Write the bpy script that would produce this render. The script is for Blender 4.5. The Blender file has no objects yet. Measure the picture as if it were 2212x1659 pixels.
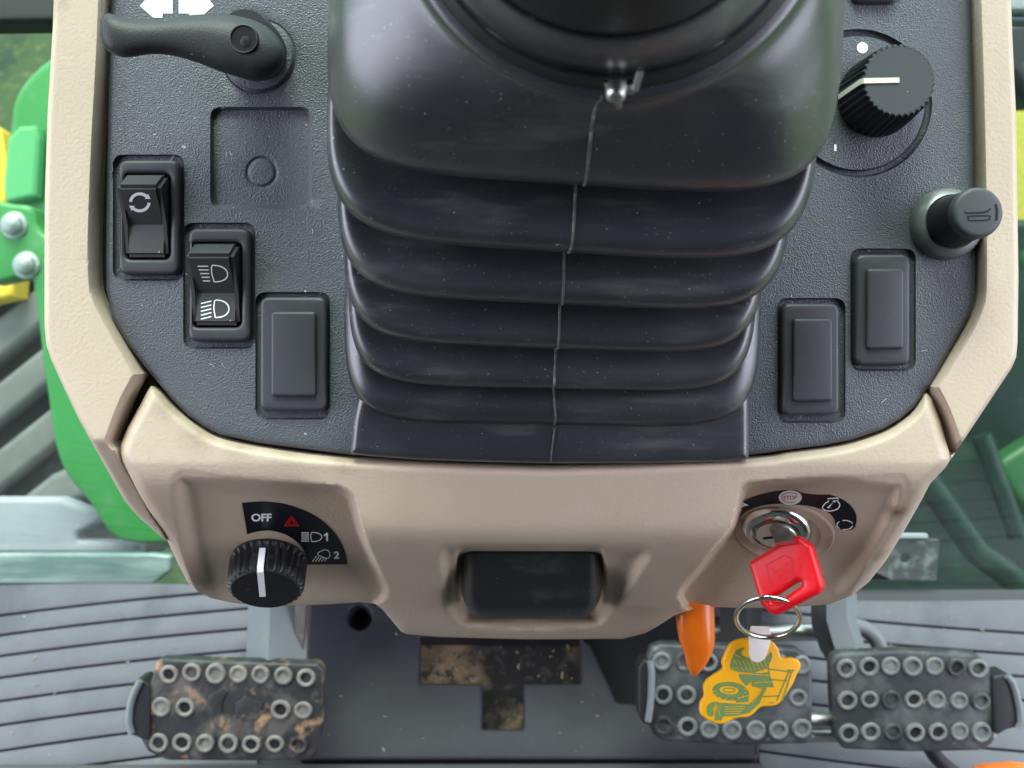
import bpy, bmesh, math, random
import numpy as np
from mathutils import Vector, Matrix
from mathutils.geometry import delaunay_2d_cdt

random.seed(7)
R = math.radians
SC = bpy.context.scene
COL = SC.collection

# ------------------------------------------------------------------ camera
# Working frame (mm): panel face is z = 0, x right, y up the panel, camera on the z axis
# 360 mm off it. TILT turns that frame into the world (console leans 35 deg to the driver).
D = 360.0
K = 0.16                      # mm on the panel per photo unit (photo = 2212 x 1659 units)
CX, CY = 1106.0, 829.5
TH = R(35)
TILT = Matrix.Translation((0, 0, 1.4575)) @ Matrix.Rotation(TH, 4, 'X')
cam_d = bpy.data.cameras.new('camera')
cam = bpy.data.objects.new('camera', cam_d)
COL.objects.link(cam)
cam.matrix_world = TILT @ Matrix.Translation((0, 0, D / 1000))
cam_d.sensor_width = 36
cam_d.lens = 18 / (CX * K / D)
cam_d.clip_start = 0.01
cam_d.clip_end = 400
cam_d.dof.use_dof = True
cam_d.dof.focus_distance = 0.362
cam_d.dof.aperture_fstop = (cam_d.lens / 2.0)
SC.camera = cam
# real aperture = lens / fstop in mm on a 36 mm sensor -> 2 mm wide

# ------------------------------------------------------------------ world, sun, exposure
world = bpy.data.worlds.new('World')
SC.world = world
world.use_nodes = True
wn = world.node_tree
for n in list(wn.nodes):
    wn.nodes.remove(n)
sky = wn.nodes.new('ShaderNodeTexSky')
sky.sky_type = 'NISHITA'
sky.sun_disc = False
SUN_EL, SUN_AZ = 66.0, -12.0        # azimuth from image-up (forward), negative = left
sky.sun_elevation = R(SUN_EL)
sky.sun_rotation = R(SUN_AZ)
sky.dust_density = 3.0
sky.air_density = 1.0
hs = wn.nodes.new('ShaderNodeHueSaturation')
hs.inputs['Saturation'].default_value = 0.45
bg = wn.nodes.new('ShaderNodeBackground')
bg.inputs[1].default_value = 0.15
wo = wn.nodes.new('ShaderNodeOutputWorld')
wn.links.new(sky.outputs[0], hs.inputs['Color'])
cloud = wn.nodes.new('ShaderNodeMix')          # thin bright overcast over the blue
cloud.data_type = 'RGBA'
cnz = wn.nodes.new('ShaderNodeTexNoise')
cnz.inputs['Scale'].default_value = 2.2
cnz.inputs['Detail'].default_value = 6
cmr = wn.nodes.new('ShaderNodeMapRange')
cmr.inputs[1].default_value, cmr.inputs[2].default_value = 0.3, 0.7
cmr.inputs[3].default_value, cmr.inputs[4].default_value = 0.45, 0.95
wn.links.new(cnz.outputs[0], cmr.inputs[0])
wn.links.new(cmr.outputs[0], cloud.inputs[0])
wn.links.new(hs.outputs[0], cloud.inputs[6])
cloud.inputs[7].default_value = (15.8, 16.2, 19.0, 1)
wn.links.new(cloud.outputs[2], bg.inputs[0])
wn.links.new(bg.outputs[0], wo.inputs[0])
sun_d = bpy.data.lights.new('sun', 'SUN')
sun_d.energy = 5.0  # soft: sun behind thin cloud
sun_d.angle = R(30)
sun_d.color = (1.0, 0.95, 0.88)
sun = bpy.data.objects.new('sun', sun_d)
COL.objects.link(sun)
az, el = R(SUN_AZ), R(SUN_EL)
sdir = Vector((math.sin(az) * math.cos(el), math.cos(az) * math.cos(el), math.sin(el)))
sun.rotation_euler = sdir.to_track_quat('Z', 'Y').to_euler()
SC.view_settings.view_transform = 'Standard'
SC.view_settings.look = 'None'
SC.view_settings.exposure = 1.32
SC.view_settings.gamma = 1
SC.cycles.use_denoising = True
SC.cycles.max_bounces = 8
SC.cycles.transparent_max_bounces = 12

# ------------------------------------------------------------------ materials
def mat(name, col, rough=0.5, metal=0.0, bump=None, spots=None, mottle=None, spec=0.5,
        transmission=0.0, ior=1.45, coat=0.0, rvar=0.0, sss=0.0, stains=()):
    """bump=(scale, strength, dist mm[, kind]); spots=(scale, radius, colour, amount);
    mottle=(scale, colour, lo, hi): a second colour where a noise is high."""
    m = bpy.data.materials.new(name)
    m.use_nodes = True
    nt = m.node_tree
    b = nt.nodes['Principled BSDF']
    b.inputs['Base Color'].default_value = (*col, 1)
    b.inputs['Roughness'].default_value = rough
    b.inputs['Metallic'].default_value = metal
    b.inputs['Specular IOR Level'].default_value = spec
    b.inputs['Transmission Weight'].default_value = transmission
    b.inputs['IOR'].default_value = ior
    b.inputs['Coat Weight'].default_value = coat
    b.inputs['Coat Roughness'].default_value = 0.35 if rough > 0.3 else 0.08
    if sss:
        b.inputs['Subsurface Weight'].default_value = sss
        b.inputs['Subsurface Scale'].default_value = 0.003
    tc = nt.nodes.new('ShaderNodeTexCoord')
    co = tc.outputs['Object']
    L = nt.links.new
    colour = None

    def mixc(fac, a, bcol):
        mx = nt.nodes.new('ShaderNodeMix')
        mx.data_type = 'RGBA'
        L(fac, mx.inputs[0])
        if a is None:
            mx.inputs[6].default_value = (*col, 1)
        else:
            L(a, mx.inputs[6])
        mx.inputs[7].default_value = (*bcol, 1)
        return mx.outputs[2]

    for mt in (mottle if isinstance(mottle, list) else [mottle] if mottle else []):
        sc_, c2, lo, hi = mt[:4]
        nz = nt.nodes.new('ShaderNodeTexNoise')
        nz.inputs['Scale'].default_value = sc_
        nz.inputs['Detail'].default_value = 7
        nz.inputs['Roughness'].default_value = 0.62
        if len(mt) > 4:
            mp = nt.nodes.new('ShaderNodeMapping')
            mp.inputs['Scale'].default_value = mt[4]
            L(co, mp.inputs[0])
            L(mp.outputs[0], nz.inputs['Vector'])
        else:
            L(co, nz.inputs['Vector'])
        mr = nt.nodes.new('ShaderNodeMapRange')
        mr.inputs[1].default_value = lo
        mr.inputs[2].default_value = hi
        L(nz.outputs[0], mr.inputs[0])
        colour = mixc(mr.outputs[0], colour, c2)
    for sp in (spots if isinstance(spots, list) else [spots] if spots else []):
        sc_, rad, c3, dens = sp
        vo = nt.nodes.new('ShaderNodeTexVoronoi')
        vo.inputs['Scale'].default_value = sc_
        nz0 = nt.nodes.new('ShaderNodeTexNoise')
        nz0.inputs['Scale'].default_value = sc_ * 0.7
        ad = nt.nodes.new('ShaderNodeVectorMath')
        ad.operation = 'MULTIPLY_ADD'
        L(nz0.outputs['Color'], ad.inputs[0])
        ad.inputs[1].default_value = (1.2 / sc_,) * 3
        L(co, nz0.inputs['Vector'])
        L(co, ad.inputs[2])
        L(ad.outputs[0], vo.inputs['Vector'])
        lt = nt.nodes.new('ShaderNodeMath')
        lt.operation = 'LESS_THAN'
        L(vo.outputs['Distance'], lt.inputs[0])
        lt.inputs[1].default_value = rad
        sx = nt.nodes.new('ShaderNodeSeparateColor')
        L(vo.outputs['Color'], sx.inputs[0])
        l2 = nt.nodes.new('ShaderNodeMath')
        l2.operation = 'LESS_THAN'
        L(sx.outputs[0], l2.inputs[0])
        l2.inputs[1].default_value = dens
        ml = nt.nodes.new('ShaderNodeMath')
        ml.operation = 'MULTIPLY'
        L(lt.outputs[0], ml.inputs[0])
        L(l2.outputs[0], ml.inputs[1])
        m3 = nt.nodes.new('ShaderNodeMath')
        m3.operation = 'MULTIPLY'
        L(ml.outputs[0], m3.inputs[0])
        L(sx.outputs[1], m3.inputs[1])
        colour = mixc(m3.outputs[0], colour, c3)
    for (sx_, sy_, sz_, rad, c4, amt) in stains:      # a smudge with a place of its own (mm, object space)
        dn = nt.nodes.new('ShaderNodeTexNoise')
        dn.inputs['Scale'].default_value = 260
        dn.inputs['Detail'].default_value = 4
        L(co, dn.inputs['Vector'])
        vd = nt.nodes.new('ShaderNodeVectorMath'); vd.operation = 'DISTANCE'
        L(co, vd.inputs[0]); vd.inputs[1].default_value = (sx_ / 1000, sy_ / 1000, sz_ / 1000)
        mr = nt.nodes.new('ShaderNodeMapRange')
        mr.inputs[1].default_value = rad / 1000; mr.inputs[2].default_value = 0
        mr.inputs[3].default_value = 0; mr.inputs[4].default_value = amt * 1.6
        L(vd.outputs['Value'], mr.inputs[0])
        mu = nt.nodes.new('ShaderNodeMath'); mu.operation = 'MULTIPLY'; mu.use_clamp = True
        L(mr.outputs[0], mu.inputs[0]); L(dn.outputs[0], mu.inputs[1])
        colour = mixc(mu.outputs[0], colour, c4)
    if colour is not None:
        L(colour, b.inputs['Base Color'])
    if rvar:
        nz = nt.nodes.new('ShaderNodeTexNoise')
        nz.inputs['Scale'].default_value = 45
        nz.inputs['Detail'].default_value = 5
        L(co, nz.inputs['Vector'])
        mr = nt.nodes.new('ShaderNodeMapRange')
        mr.inputs[1].default_value = 0.3
        mr.inputs[2].default_value = 0.7
        mr.inputs[3].default_value = rough - rvar
        mr.inputs[4].default_value = rough + rvar
        L(nz.outputs[0], mr.inputs[0])
        L(mr.outputs[0], b.inputs['Roughness'])
    if bump:
        sc_, st, dist = bump[:3]
        kind = bump[3] if len(bump) > 3 else 'noise'
        if kind == 'noise':
            t = nt.nodes.new('ShaderNodeTexNoise')
            t.inputs['Scale'].default_value = sc_
            t.inputs['Detail'].default_value = 3
            L(co, t.inputs['Vector'])
            h = t.outputs[0]
        else:
            t = nt.nodes.new('ShaderNodeTexVoronoi')
            t.feature = 'SMOOTH_F1'
            t.inputs['Scale'].default_value = sc_
            t2 = nt.nodes.new('ShaderNodeTexNoise')
            t2.inputs['Scale'].default_value = sc_ * 0.6
            ad = nt.nodes.new('ShaderNodeVectorMath')
            ad.operation = 'MULTIPLY_ADD'
            L(co, t2.inputs['Vector'])
            L(t2.outputs['Color'], ad.inputs[0])
            ad.inputs[1].default_value = (1.6 / sc_,) * 3
            L(co, ad.inputs[2])
            L(ad.outputs[0], t.inputs['Vector'])
            h = t.outputs['Distance']
        bp = nt.nodes.new('ShaderNodeBump')
        bp.inputs['Strength'].default_value = st
        bp.inputs['Distance'].default_value = dist / 1000
        L(h, bp.inputs['Height'])
        L(bp.outputs[0], b.inputs['Normal'])
    return m

DUST = (0.5, 0.48, 0.42)
M = {}
M['panel'] = mat('grained_black_plastic', (0.062, 0.067, 0.083), 0.42, bump=(2200, 0.9, 0.24, 'vor'),
                 spots=[(160, 0.06, DUST, 0.35), (420, 0.06, DUST, 0.35)], mottle=[(16, (0.074, 0.079, 0.095), 0.45, 0.75), (70, (0.09, 0.09, 0.085), 0.62, 0.8)], rvar=0.07, spec=0.9)
M['bezel'] = mat('satin_black_plastic', (0.044, 0.044, 0.052), 0.42, bump=(1500, 0.35, 0.12),
                 spots=(220, 0.07, DUST, 0.3), rvar=0.05)
M['rocker'] = mat('matt_black_rocker_plastic', (0.046, 0.046, 0.050), 0.5, bump=(1600, 0.5, 0.14),
                  spots=(300, 0.08, DUST, 0.35))
M['black'] = mat('plain_black_plastic', (0.014, 0.014, 0.016), 0.45)
M['void'] = mat('unlit_black_cavity', (0.006, 0.006, 0.007), 0.8)  # near-black for shade in holes and gaps, and for black print
M['rubber'] = mat('dusty_black_rubber', (0.020, 0.022, 0.028), 0.35, bump=(500, 0.14, 0.2),
                  mottle=[(22, (0.034, 0.036, 0.042), 0.45, 0.65), (60, (0.085, 0.085, 0.088), 0.55, 0.72, (0.4, 2.2, 1.0))],
                  spots=[(420, 0.085, DUST, 0.6), (700, 0.10, DUST, 0.5), (150, 0.055, (0.62, 0.60, 0.45), 0.35)], rvar=0.06, spec=1.0, coat=0.7)
M['seam'] = mat('pale_rubber_seam', (0.085, 0.085, 0.085), 0.7, mottle=(300, (0.30, 0.28, 0.23), 0.5, 0.7))
M['beige'] = mat('beige_moulded_plastic', (0.52, 0.412, 0.312), 0.48, bump=(800, 0.8, 0.22),
                 mottle=[(12, (0.57, 0.45, 0.355), 0.4, 0.7), (40, (0.40, 0.31, 0.21), 0.64, 0.8)], spots=(90, 0.03, (0.2, 0.12, 0.06), 0.35), rvar=0.05)
M['white'] = mat('white_print', (0.92, 0.92, 0.91), 0.5)
M['cream'] = mat('cream_plastic', (0.74, 0.70, 0.58), 0.45)
M['redprint'] = mat('red_print', (0.55, 0.01, 0.015), 0.5)
M['decal'] = mat('gloss_black_decal', (0.006, 0.007, 0.012), 0.35)
M['knob'] = mat('dusty_knob_plastic', (0.016, 0.016, 0.018), 0.38, bump=(700, 0.5, 0.2),
                mottle=(420, (0.10, 0.095, 0.085), 0.60, 0.75))
M['knobcap'] = mat('matt_knob_cap', (0.060, 0.064, 0.070), 0.5, bump=(1500, 0.3, 0.1), spots=(260, 0.06, DUST, 0.4))
M['latch'] = mat('worn_black_latch_plastic', (0.018, 0.018, 0.019), 0.36, bump=(900, 0.3, 0.12), mottle=(50, (0.05, 0.048, 0.045), 0.55, 0.72, (1, 2.5, 1)), spots=(260, 0.06, DUST, 0.4), rvar=0.08)
M['cap2'] = mat('dark_knob_cap', (0.008, 0.009, 0.013), 0.45, bump=(1300, 0.4, 0.1), spots=(300, 0.06, DUST, 0.3))
M['chrome'] = mat('worn_chrome', (0.72, 0.70, 0.66), 0.16, 1.0)
M['steel'] = mat('brushed_steel', (0.55, 0.55, 0.53), 0.35, 1.0)
M['collar'] = mat('grey_cast_collar', (0.22, 0.23, 0.23), 0.38, 0.5, bump=(300, 0.3, 0.3), rvar=0.1)
M['paint_steel'] = mat('grey_painted_steel', (0.13, 0.14, 0.15), 0.42, mottle=(60, (0.22, 0.17, 0.13), 0.62, 0.75))
M['rust_steel'] = mat('rust_stained_steel', (0.09, 0.075, 0.075), 0.7, mottle=(150, (0.24, 0.16, 0.12), 0.55, 0.68))
M['scuffed'] = mat('scuffed_dark_plate', (0.05, 0.05, 0.055), 0.5, mottle=(70, (0.17, 0.175, 0.18), 0.5, 0.64))
M['redkey'] = mat('red_key_plastic', (0.72, 0.004, 0.012), 0.36, bump=(900, 0.15, 0.1), sss=0.1)
M['orange'] = mat('orange_lever_plastic', (0.82, 0.17, 0.008), 0.28, coat=0.3)
M['yellow'] = mat('yellow_tag_rubber', (0.90, 0.42, 0.004), 0.45, sss=0.1)
M['greenprint'] = mat('green_tag_print', (0.14, 0.24, 0.07), 0.55, mottle=(900, (0.35, 0.32, 0.03), 0.58, 0.66))
M['clipw'] = mat('milky_strap_plastic', (0.72, 0.68, 0.62), 0.4, sss=0.3)
M['pad'] = mat('dirty_pedal_rubber', (0.026, 0.026, 0.028), 0.46, spec=0.4, bump=(220, 0.5, 0.5),
               mottle=[(38, (0.085, 0.075, 0.07), 0.48, 0.60), (55, (0.30, 0.18, 0.11), 0.56, 0.68)], rvar=0.1)
M['pad2'] = mat('worn_pedal_rubber', (0.030, 0.032, 0.035), 0.42, spec=0.4, bump=(220, 0.5, 0.5),
                mottle=[(30, (0.085, 0.088, 0.09), 0.48, 0.65), (110, (0.25, 0.22, 0.18), 0.63, 0.72)], rvar=0.1)
M['stud'] = mat('scuffed_stud_rubber', (0.15, 0.14, 0.13), 0.5,
                mottle=[(120, (0.22, 0.20, 0.18), 0.45, 0.6), (90, (0.30, 0.19, 0.11), 0.62, 0.7)])
M['stud2'] = mat('grey_stud_rubber', (0.12, 0.125, 0.125), 0.5, mottle=(120, (0.17, 0.165, 0.15), 0.5, 0.62))
M['mat'] = mat('grey_floor_rubber', (0.100, 0.097, 0.115), 0.5, spec=0.22, bump=(250, 0.4, 0.3),
               mottle=[(25, (0.115, 0.113, 0.13), 0.4, 0.7), (9, (0.075, 0.074, 0.088), 0.5, 0.6), (140, (0.15, 0.14, 0.12), 0.62, 0.75)], spots=[(90, 0.05, DUST, 0.4), (45, 0.04, (0.4, 0.33, 0.15), 0.5)], rvar=0.08)
M['groove'] = mat('dark_groove_rubber', (0.05, 0.05, 0.055), 0.8)
M['tunnel'] = mat('slate_grey_cover', (0.030, 0.028, 0.036), 0.5, spec=0.22, bump=(200, 0.3, 0.3),
                  mottle=(14, (0.042, 0.041, 0.050), 0.4, 0.7), spots=(120, 0.06, DUST, 0.35))
M['mud'] = mat('dried_mud', (0.012, 0.010, 0.010), 0.9, bump=(90, 1.0, 3.0),
               mottle=[(18, (0.20, 0.135, 0.08), 0.46, 0.60), (120, (0.04, 0.035, 0.03), 0.55, 0.6)])
M['green'] = mat('green_body_paint', (0.024, 0.21, 0.036), 0.35, coat=0.3, mottle=[(8, (0.036, 0.25, 0.055), 0.4, 0.7), (30, (0.10, 0.24, 0.11), 0.55, 0.75)])
M['palegreen'] = mat('pale_green_paint', (0.08, 0.36, 0.12), 0.3, coat=0.3)
M['darkgreen'] = mat('deep_green_paint', (0.006, 0.022, 0.015), 0.4, mottle=[(14, (0.012, 0.045, 0.02), 0.5, 0.62), (40, (0.05, 0.07, 0.055), 0.62, 0.72)])
M['yellowp'] = mat('yellow_wheel_paint', (0.75, 0.52, 0.04), 0.4)
M['tyre'] = mat('dusty_tyre_rubber', (0.13, 0.13, 0.125), 0.8, bump=(20, 0.4, 4), mottle=(9, (0.20, 0.195, 0.18), 0.4, 0.7))
M['tyred'] = mat('dark_tyre_rubber', (0.035, 0.038, 0.034), 0.85, mottle=(9, (0.07, 0.075, 0.06), 0.4, 0.7))
M['zinc'] = mat('zinc_bolt', (0.35, 0.38, 0.36), 0.35, 0.6)
M['step'] = mat('pale_grey_sill', (0.36, 0.36, 0.40), 0.6, mottle=(10, (0.28, 0.28, 0.33), 0.4, 0.7))
M['midgreen'] = mat('muted_green_paint', (0.016, 0.085, 0.022), 0.45, mottle=(20, (0.03, 0.12, 0.045), 0.5, 0.7))  # darker, more muted green than the body paint
M['lever'] = mat('soft_black_lever_plastic', (0.016, 0.016, 0.018), 0.5, bump=(1500, 0.6, 0.16), spots=(300, 0.07, DUST, 0.4))
M['frame'] = mat('charcoal_frame', (0.045, 0.043, 0.043), 0.7)
def thin_glass(name, tint):
    m = bpy.data.materials.new(name)
    m.use_nodes = True
    nt = m.node_tree
    nt.nodes.remove(nt.nodes['Principled BSDF'])
    tr = nt.nodes.new('ShaderNodeBsdfTransparent')
    tr.inputs[0].default_value = (*tint, 1)
    gl = nt.nodes.new('ShaderNodeBsdfGlossy')
    gl.inputs['Roughness'].default_value = 0.03
    lw = nt.nodes.new('ShaderNodeLayerWeight')
    lw.inputs[0].default_value = 0.5
    pw = nt.nodes.new('ShaderNodeMath'); pw.operation = 'POWER'
    nt.links.new(lw.outputs['Facing'], pw.inputs[0]); pw.inputs[1].default_value = 4.0
    fr = nt.nodes.new('ShaderNodeMath'); fr.operation = 'MULTIPLY_ADD'
    nt.links.new(pw.outputs[0], fr.inputs[0]); fr.inputs[1].default_value = 0.6; fr.inputs[2].default_value = 0.03
    mx = nt.nodes.new('ShaderNodeMixShader')
    nt.links.new(fr.outputs[0], mx.inputs[0])
    nt.links.new(tr.outputs[0], mx.inputs[1])
    nt.links.new(gl.outputs[0], mx.inputs[2])
    nt.links.new(mx.outputs[0], nt.nodes['Material Output'].inputs[0])
    return m
M['glass'] = thin_glass('tinted_window_glass', (0.62, 0.70, 0.66))
M['seal'] = mat('teal_glass_edge', (0.12, 0.17, 0.175), 0.25, coat=0.5, mottle=(12, (0.30, 0.34, 0.34), 0.45, 0.7, (1, 6, 6)))
M['grass'] = mat('meadow_ground', (0.030, 0.055, 0.016), 0.9,
                 mottle=[(3.5, (0.012, 0.028, 0.012), 0.5, 0.62), (30, (0.08, 0.10, 0.035), 0.55, 0.68)])
M['straw'] = mat('dry_yellow_grass', (0.34, 0.28, 0.04), 0.9, mottle=(60, (0.25, 0.25, 0.04), 0.45, 0.65))
M['chaffm'] = mat('dry_chaff', (0.36, 0.29, 0.17), 0.8, mottle=(200, (0.16, 0.12, 0.08), 0.5, 0.6))
M['lintm'] = mat('pale_lint', (0.55, 0.54, 0.48), 0.8)
M['lining'] = mat('grey_roof_lining', (0.07, 0.07, 0.07), 0.95)

# ------------------------------------------------------------------ geometry helpers
def tanxy(px, py):
    return (px - CX) * K / D, -(py - CY) * K / D

def W(px, py, z=0.0):
    tx, ty = tanxy(px, py)
    return Vector((tx * (D - z), ty * (D - z), z))

class Plane:
    """A flat frame in mm: origin o, unit normal n, x axis along the picture's right."""
    def __init__(s, o, n=(0, 0, 1)):
        s.o = Vector(o)
        s.n = Vector(n).normalized()
        s.x = (Vector((1, 0, 0)) - s.n * s.n.x).normalized()
        s.y = s.n.cross(s.x)
    def hit(s, px, py, h=0.0):
        tx, ty = tanxy(px, py)
        d = Vector((tx, ty, -1))
        c = Vector((0, 0, D))
        t = (s.n.dot(s.o - c) + h) / s.n.dot(d)
        return c + d * t
    def uv(s, px, py, h=0.0):
        p = s.hit(px, py, h) - s.o
        return p.dot(s.x), p.dot(s.y)
    def pos(s, u, v, h=0.0):
        return s.o + s.x * u + s.y * v + s.n * h

def P0(z=0.0):
    return Plane((0, 0, z))

class MB:
    """Collects verts (mm) and faces with material slots, links them as one mesh object."""
    def __init__(s):
        s.v, s.f, s.mi = [], [], []
    def add(s, verts, faces, mi=0):
        b = len(s.v)
        s.v += [tuple(p) for p in verts]
        s.f += [tuple(i + b for i in f) for f in faces]
        s.mi += [mi] * len(faces)
        return s
    def bbox(s):
        a = np.array(s.v)
        return a.min(0), a.max(0)

def smooth_mesh(me, angle=38):
    bm = bmesh.new()
    bm.from_mesh(me)
    bmesh.ops.remove_doubles(bm, verts=bm.verts, dist=2e-6)
    bmesh.ops.recalc_face_normals(bm, faces=bm.faces)
    for f in bm.faces:
        f.smooth = True
    lim = R(angle)
    for e in bm.edges:
        if len(e.link_faces) == 2:
            e.smooth = e.calc_face_angle(0) < lim
    bm.to_mesh(me)
    bm.free()

def tag(o, label=None, cat=None, group=None, kind=None):
    if label: o['label'] = label
    if cat: o['category'] = cat
    if group: o['group'] = group
    if kind: o['kind'] = kind
    return o

def thing(name, loc, label, cat, group=None):
    o = bpy.data.objects.new(name, None)
    o.empty_display_size = 0.01
    COL.objects.link(o)
    o.location = Vector(loc) / 1000
    return tag(o, label, cat, group)

def root_loc(o):
    l = Vector((0, 0, 0))
    while o is not None:
        l += o.location
        o = o.parent
    return l

def part(name, mb, mats, parent=None, label=None, angle=38, recalc=True):
    me = bpy.data.meshes.new(name)
    off = root_loc(parent) if parent else None
    vs = [Vector(p) / 1000 for p in mb.v]
    own = Vector((0, 0, 0))
    if parent is None:
        a, b = mb.bbox()
        own = Vector(((a[0] + b[0]) / 2, (a[1] + b[1]) / 2, a[2])) / 1000
        off = own
    me.from_pydata([v - off for v in vs], [], mb.f)
    for m in (mats if isinstance(mats, (list, tuple)) else [mats]):
        me.materials.append(M[m])
    me.polygons.foreach_set('material_index', mb.mi)
    smooth_mesh(me, angle)
    o = bpy.data.objects.new(name, me)
    COL.objects.link(o)
    if parent:
        o.parent = parent
    else:
        o.location = own
    if label:
        o['label'] = label
    return o

def fillet(pts, r, seg=6):
    """Round the corners of a closed polygon; r one radius or one per corner."""
    n = len(pts)
    out = []
    for i in range(n):
        p = Vector(pts[i]); a = Vector(pts[i - 1]); b = Vector(pts[(i + 1) % n])
        rr = r[i] if isinstance(r, (list, tuple)) else r
        u = (a - p); v = (b - p)
        lu, lv = u.length, v.length
        if rr <= 0 or lu < 1e-6 or lv < 1e-6:
            out.append(tuple(p)); continue
        u /= lu; v /= lv
        ang = u.angle(v)
        if ang > R(176):
            out.append(tuple(p)); continue
        t = min(rr / math.tan(ang / 2), lu * 0.48, lv * 0.48)
        q0, q1 = p + u * t, p + v * t
        for k in range(seg + 1):
            s = k / seg
            out.append(tuple(q0 * (1 - s) ** 2 + p * 2 * s * (1 - s) + q1 * s * s))
    return out

def catmull(pts, sub=5, closed=True):
    n = len(pts)
    out = []
    P = [np.array(p, float) for p in pts]
    for i in range(n if closed else n - 1):
        if closed:
            a, b, c, d = P[i - 1], P[i], P[(i + 1) % n], P[(i + 2) % n]
        else:
            a, b, c, d = P[max(i - 1, 0)], P[i], P[i + 1], P[min(i + 2, n - 1)]
        for k in range(sub):
            t = k / sub
            out.append(tuple(0.5 * ((2 * b) + (c - a) * t + (2 * a - 5 * b + 4 * c - d) * t * t
                                    + (3 * b - a - 3 * c + d) * t ** 3)))
    if not closed:
        out.append(tuple(P[-1]))
    return out

def rrect(x0, y0, x1, y1, r, seg=7):
    return fillet([(x0, y0), (x1, y0), (x1, y1), (x0, y1)], r, seg)

def circle(cx, cy, r, n=40, ry=None):
    ry = ry or r
    return [(cx + r * math.cos(2 * math.pi * i / n), cy + ry * math.sin(2 * math.pi * i / n)) for i in range(n)]

def area2(p):
    return sum(p[i - 1][0] * p[i][1] - p[i][0] * p[i - 1][1] for i in range(len(p)))

def inset(P, d):
    """Offset a loop to its left (inwards for a CCW outline)."""
    n = len(P)
    out = []
    for i in range(n):
        a, p, b = Vector(P[i - 1]), Vector(P[i]), Vector(P[(i + 1) % n])
        e1 = (p - a); e2 = (b - p)
        if e1.length < 1e-9: e1 = e2
        if e2.length < 1e-9: e2 = e1
        e1.normalize(); e2.normalize()
        n1 = Vector((-e1.y, e1.x)); n2 = Vector((-e2.y, e2.x))
        m = (n1 + n2)
        if m.length < 1e-6:
            m = n1
        m.normalize()
        c = max(0.5, m.dot(n1))
        out.append(tuple(p + m * (d / c)))
    return out

def cdt_fill(loops):
    vs, es = [], []
    for lp in loops:
        b = len(vs)
        vs += [Vector((p[0], p[1])) for p in lp]
        es += [(b + i, b + (i + 1) % len(lp)) for i in range(len(lp))]
    r = delaunay_2d_cdt(vs, es, [], 1, 1e-7)
    fs = r[2]
    if len(loops) > 1:
        cen = np.array([[sum(r[0][i].x for i in f) / len(f), sum(r[0][i].y for i in f) / len(f)] for f in fs])
        keep = np.ones(len(fs), bool)
        for lp in loops[1:]:
            keep &= ~inside(cen, lp)
        fs = [f for f, k in zip(fs, keep) if k]
    return r[0], fs

def slab(mb, loops_px, plane, top, bot, bevel=0.0, mi=0, seg=4, uv=False, back=False):
    """A solid plate on a plane: first loop is the outline, the others are holes."""
    loops = []
    for i, lp in enumerate(loops_px):
        L2 = [tuple(p[:2]) for p in lp] if uv else [plane.uv(p[0], p[1], top) for p in lp]
        q = [L2[0]]
        for p in L2[1:]:
            if (p[0] - q[-1][0]) ** 2 + (p[1] - q[-1][1]) ** 2 > 1e-5:
                q.append(p)
        if (q[0][0] - q[-1][0]) ** 2 + (q[0][1] - q[-1][1]) ** 2 < 1e-5:
            q.pop()
        a = area2(q)
        if (i == 0 and a < 0) or (i > 0 and a > 0):
            q.reverse()
        loops.append(q)
    tops = []
    for lp in loops:
        rings = [(lp, bot)]
        if bevel > 0:
            for k in range(seg + 1):
                t = k / seg * math.pi / 2
                rings.append((inset(lp, bevel * (1 - math.cos(t))), top - bevel * (1 - math.sin(t))))
        else:
            rings.append((lp, top))
        n = len(lp)
        vs, fs = [], []
        for rg, h in rings:
            vs += [plane.pos(p[0], p[1], h) for p in rg]
        for k in range(len(rings) - 1):
            for i in range(n):
                j = (i + 1) % n
                fs.append((k * n + i, k * n + j, (k + 1) * n + j, (k + 1) * n + i))
        mb.add(vs, fs, mi)
        tops.append(rings[-1][0])
    v, f = cdt_fill(tops)
    mb.add([plane.pos(p[0], p[1], top) for p in v], f, mi)
    if back:
        v, f = cdt_fill(loops)
        mb.add([plane.pos(p[0], p[1], bot) for p in v], [tuple(reversed(q)) for q in f], mi)
    return mb

def flat(mb, loops_px, plane, h, mi=0, th=0.12):
    """A printed or stuck-on shape: a thin plate."""
    return slab(mb, loops_px, plane, h, h - th, 0, mi)

def stroke(mb, pts, w, plane, h, closed=False, mi=0, th=0.12):
    """A line of even width in photo units laid on a plane."""
    n = len(pts)
    lo, hi = [], []
    for i in range(n):
        p = Vector(pts[i][:2])
        a = Vector(pts[i - 1][:2]) if (i > 0 or closed) else p
        b = Vector(pts[(i + 1) % n][:2]) if (i < n - 1 or closed) else p
        t = (b - a).normalized()
        nn = Vector((-t.y, t.x)) * w / 2
        lo.append(p - nn); hi.append(p + nn)
    vs, fs = [], []
    for q in lo + hi:
        vs.append(plane.hit(q.x, q.y, h))
    for i in range(n if closed else n - 1):
        j = (i + 1) % n
        fs.append((i, j, n + j, n + i))
    mb.add(vs, fs, mi)
    return mb

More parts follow.
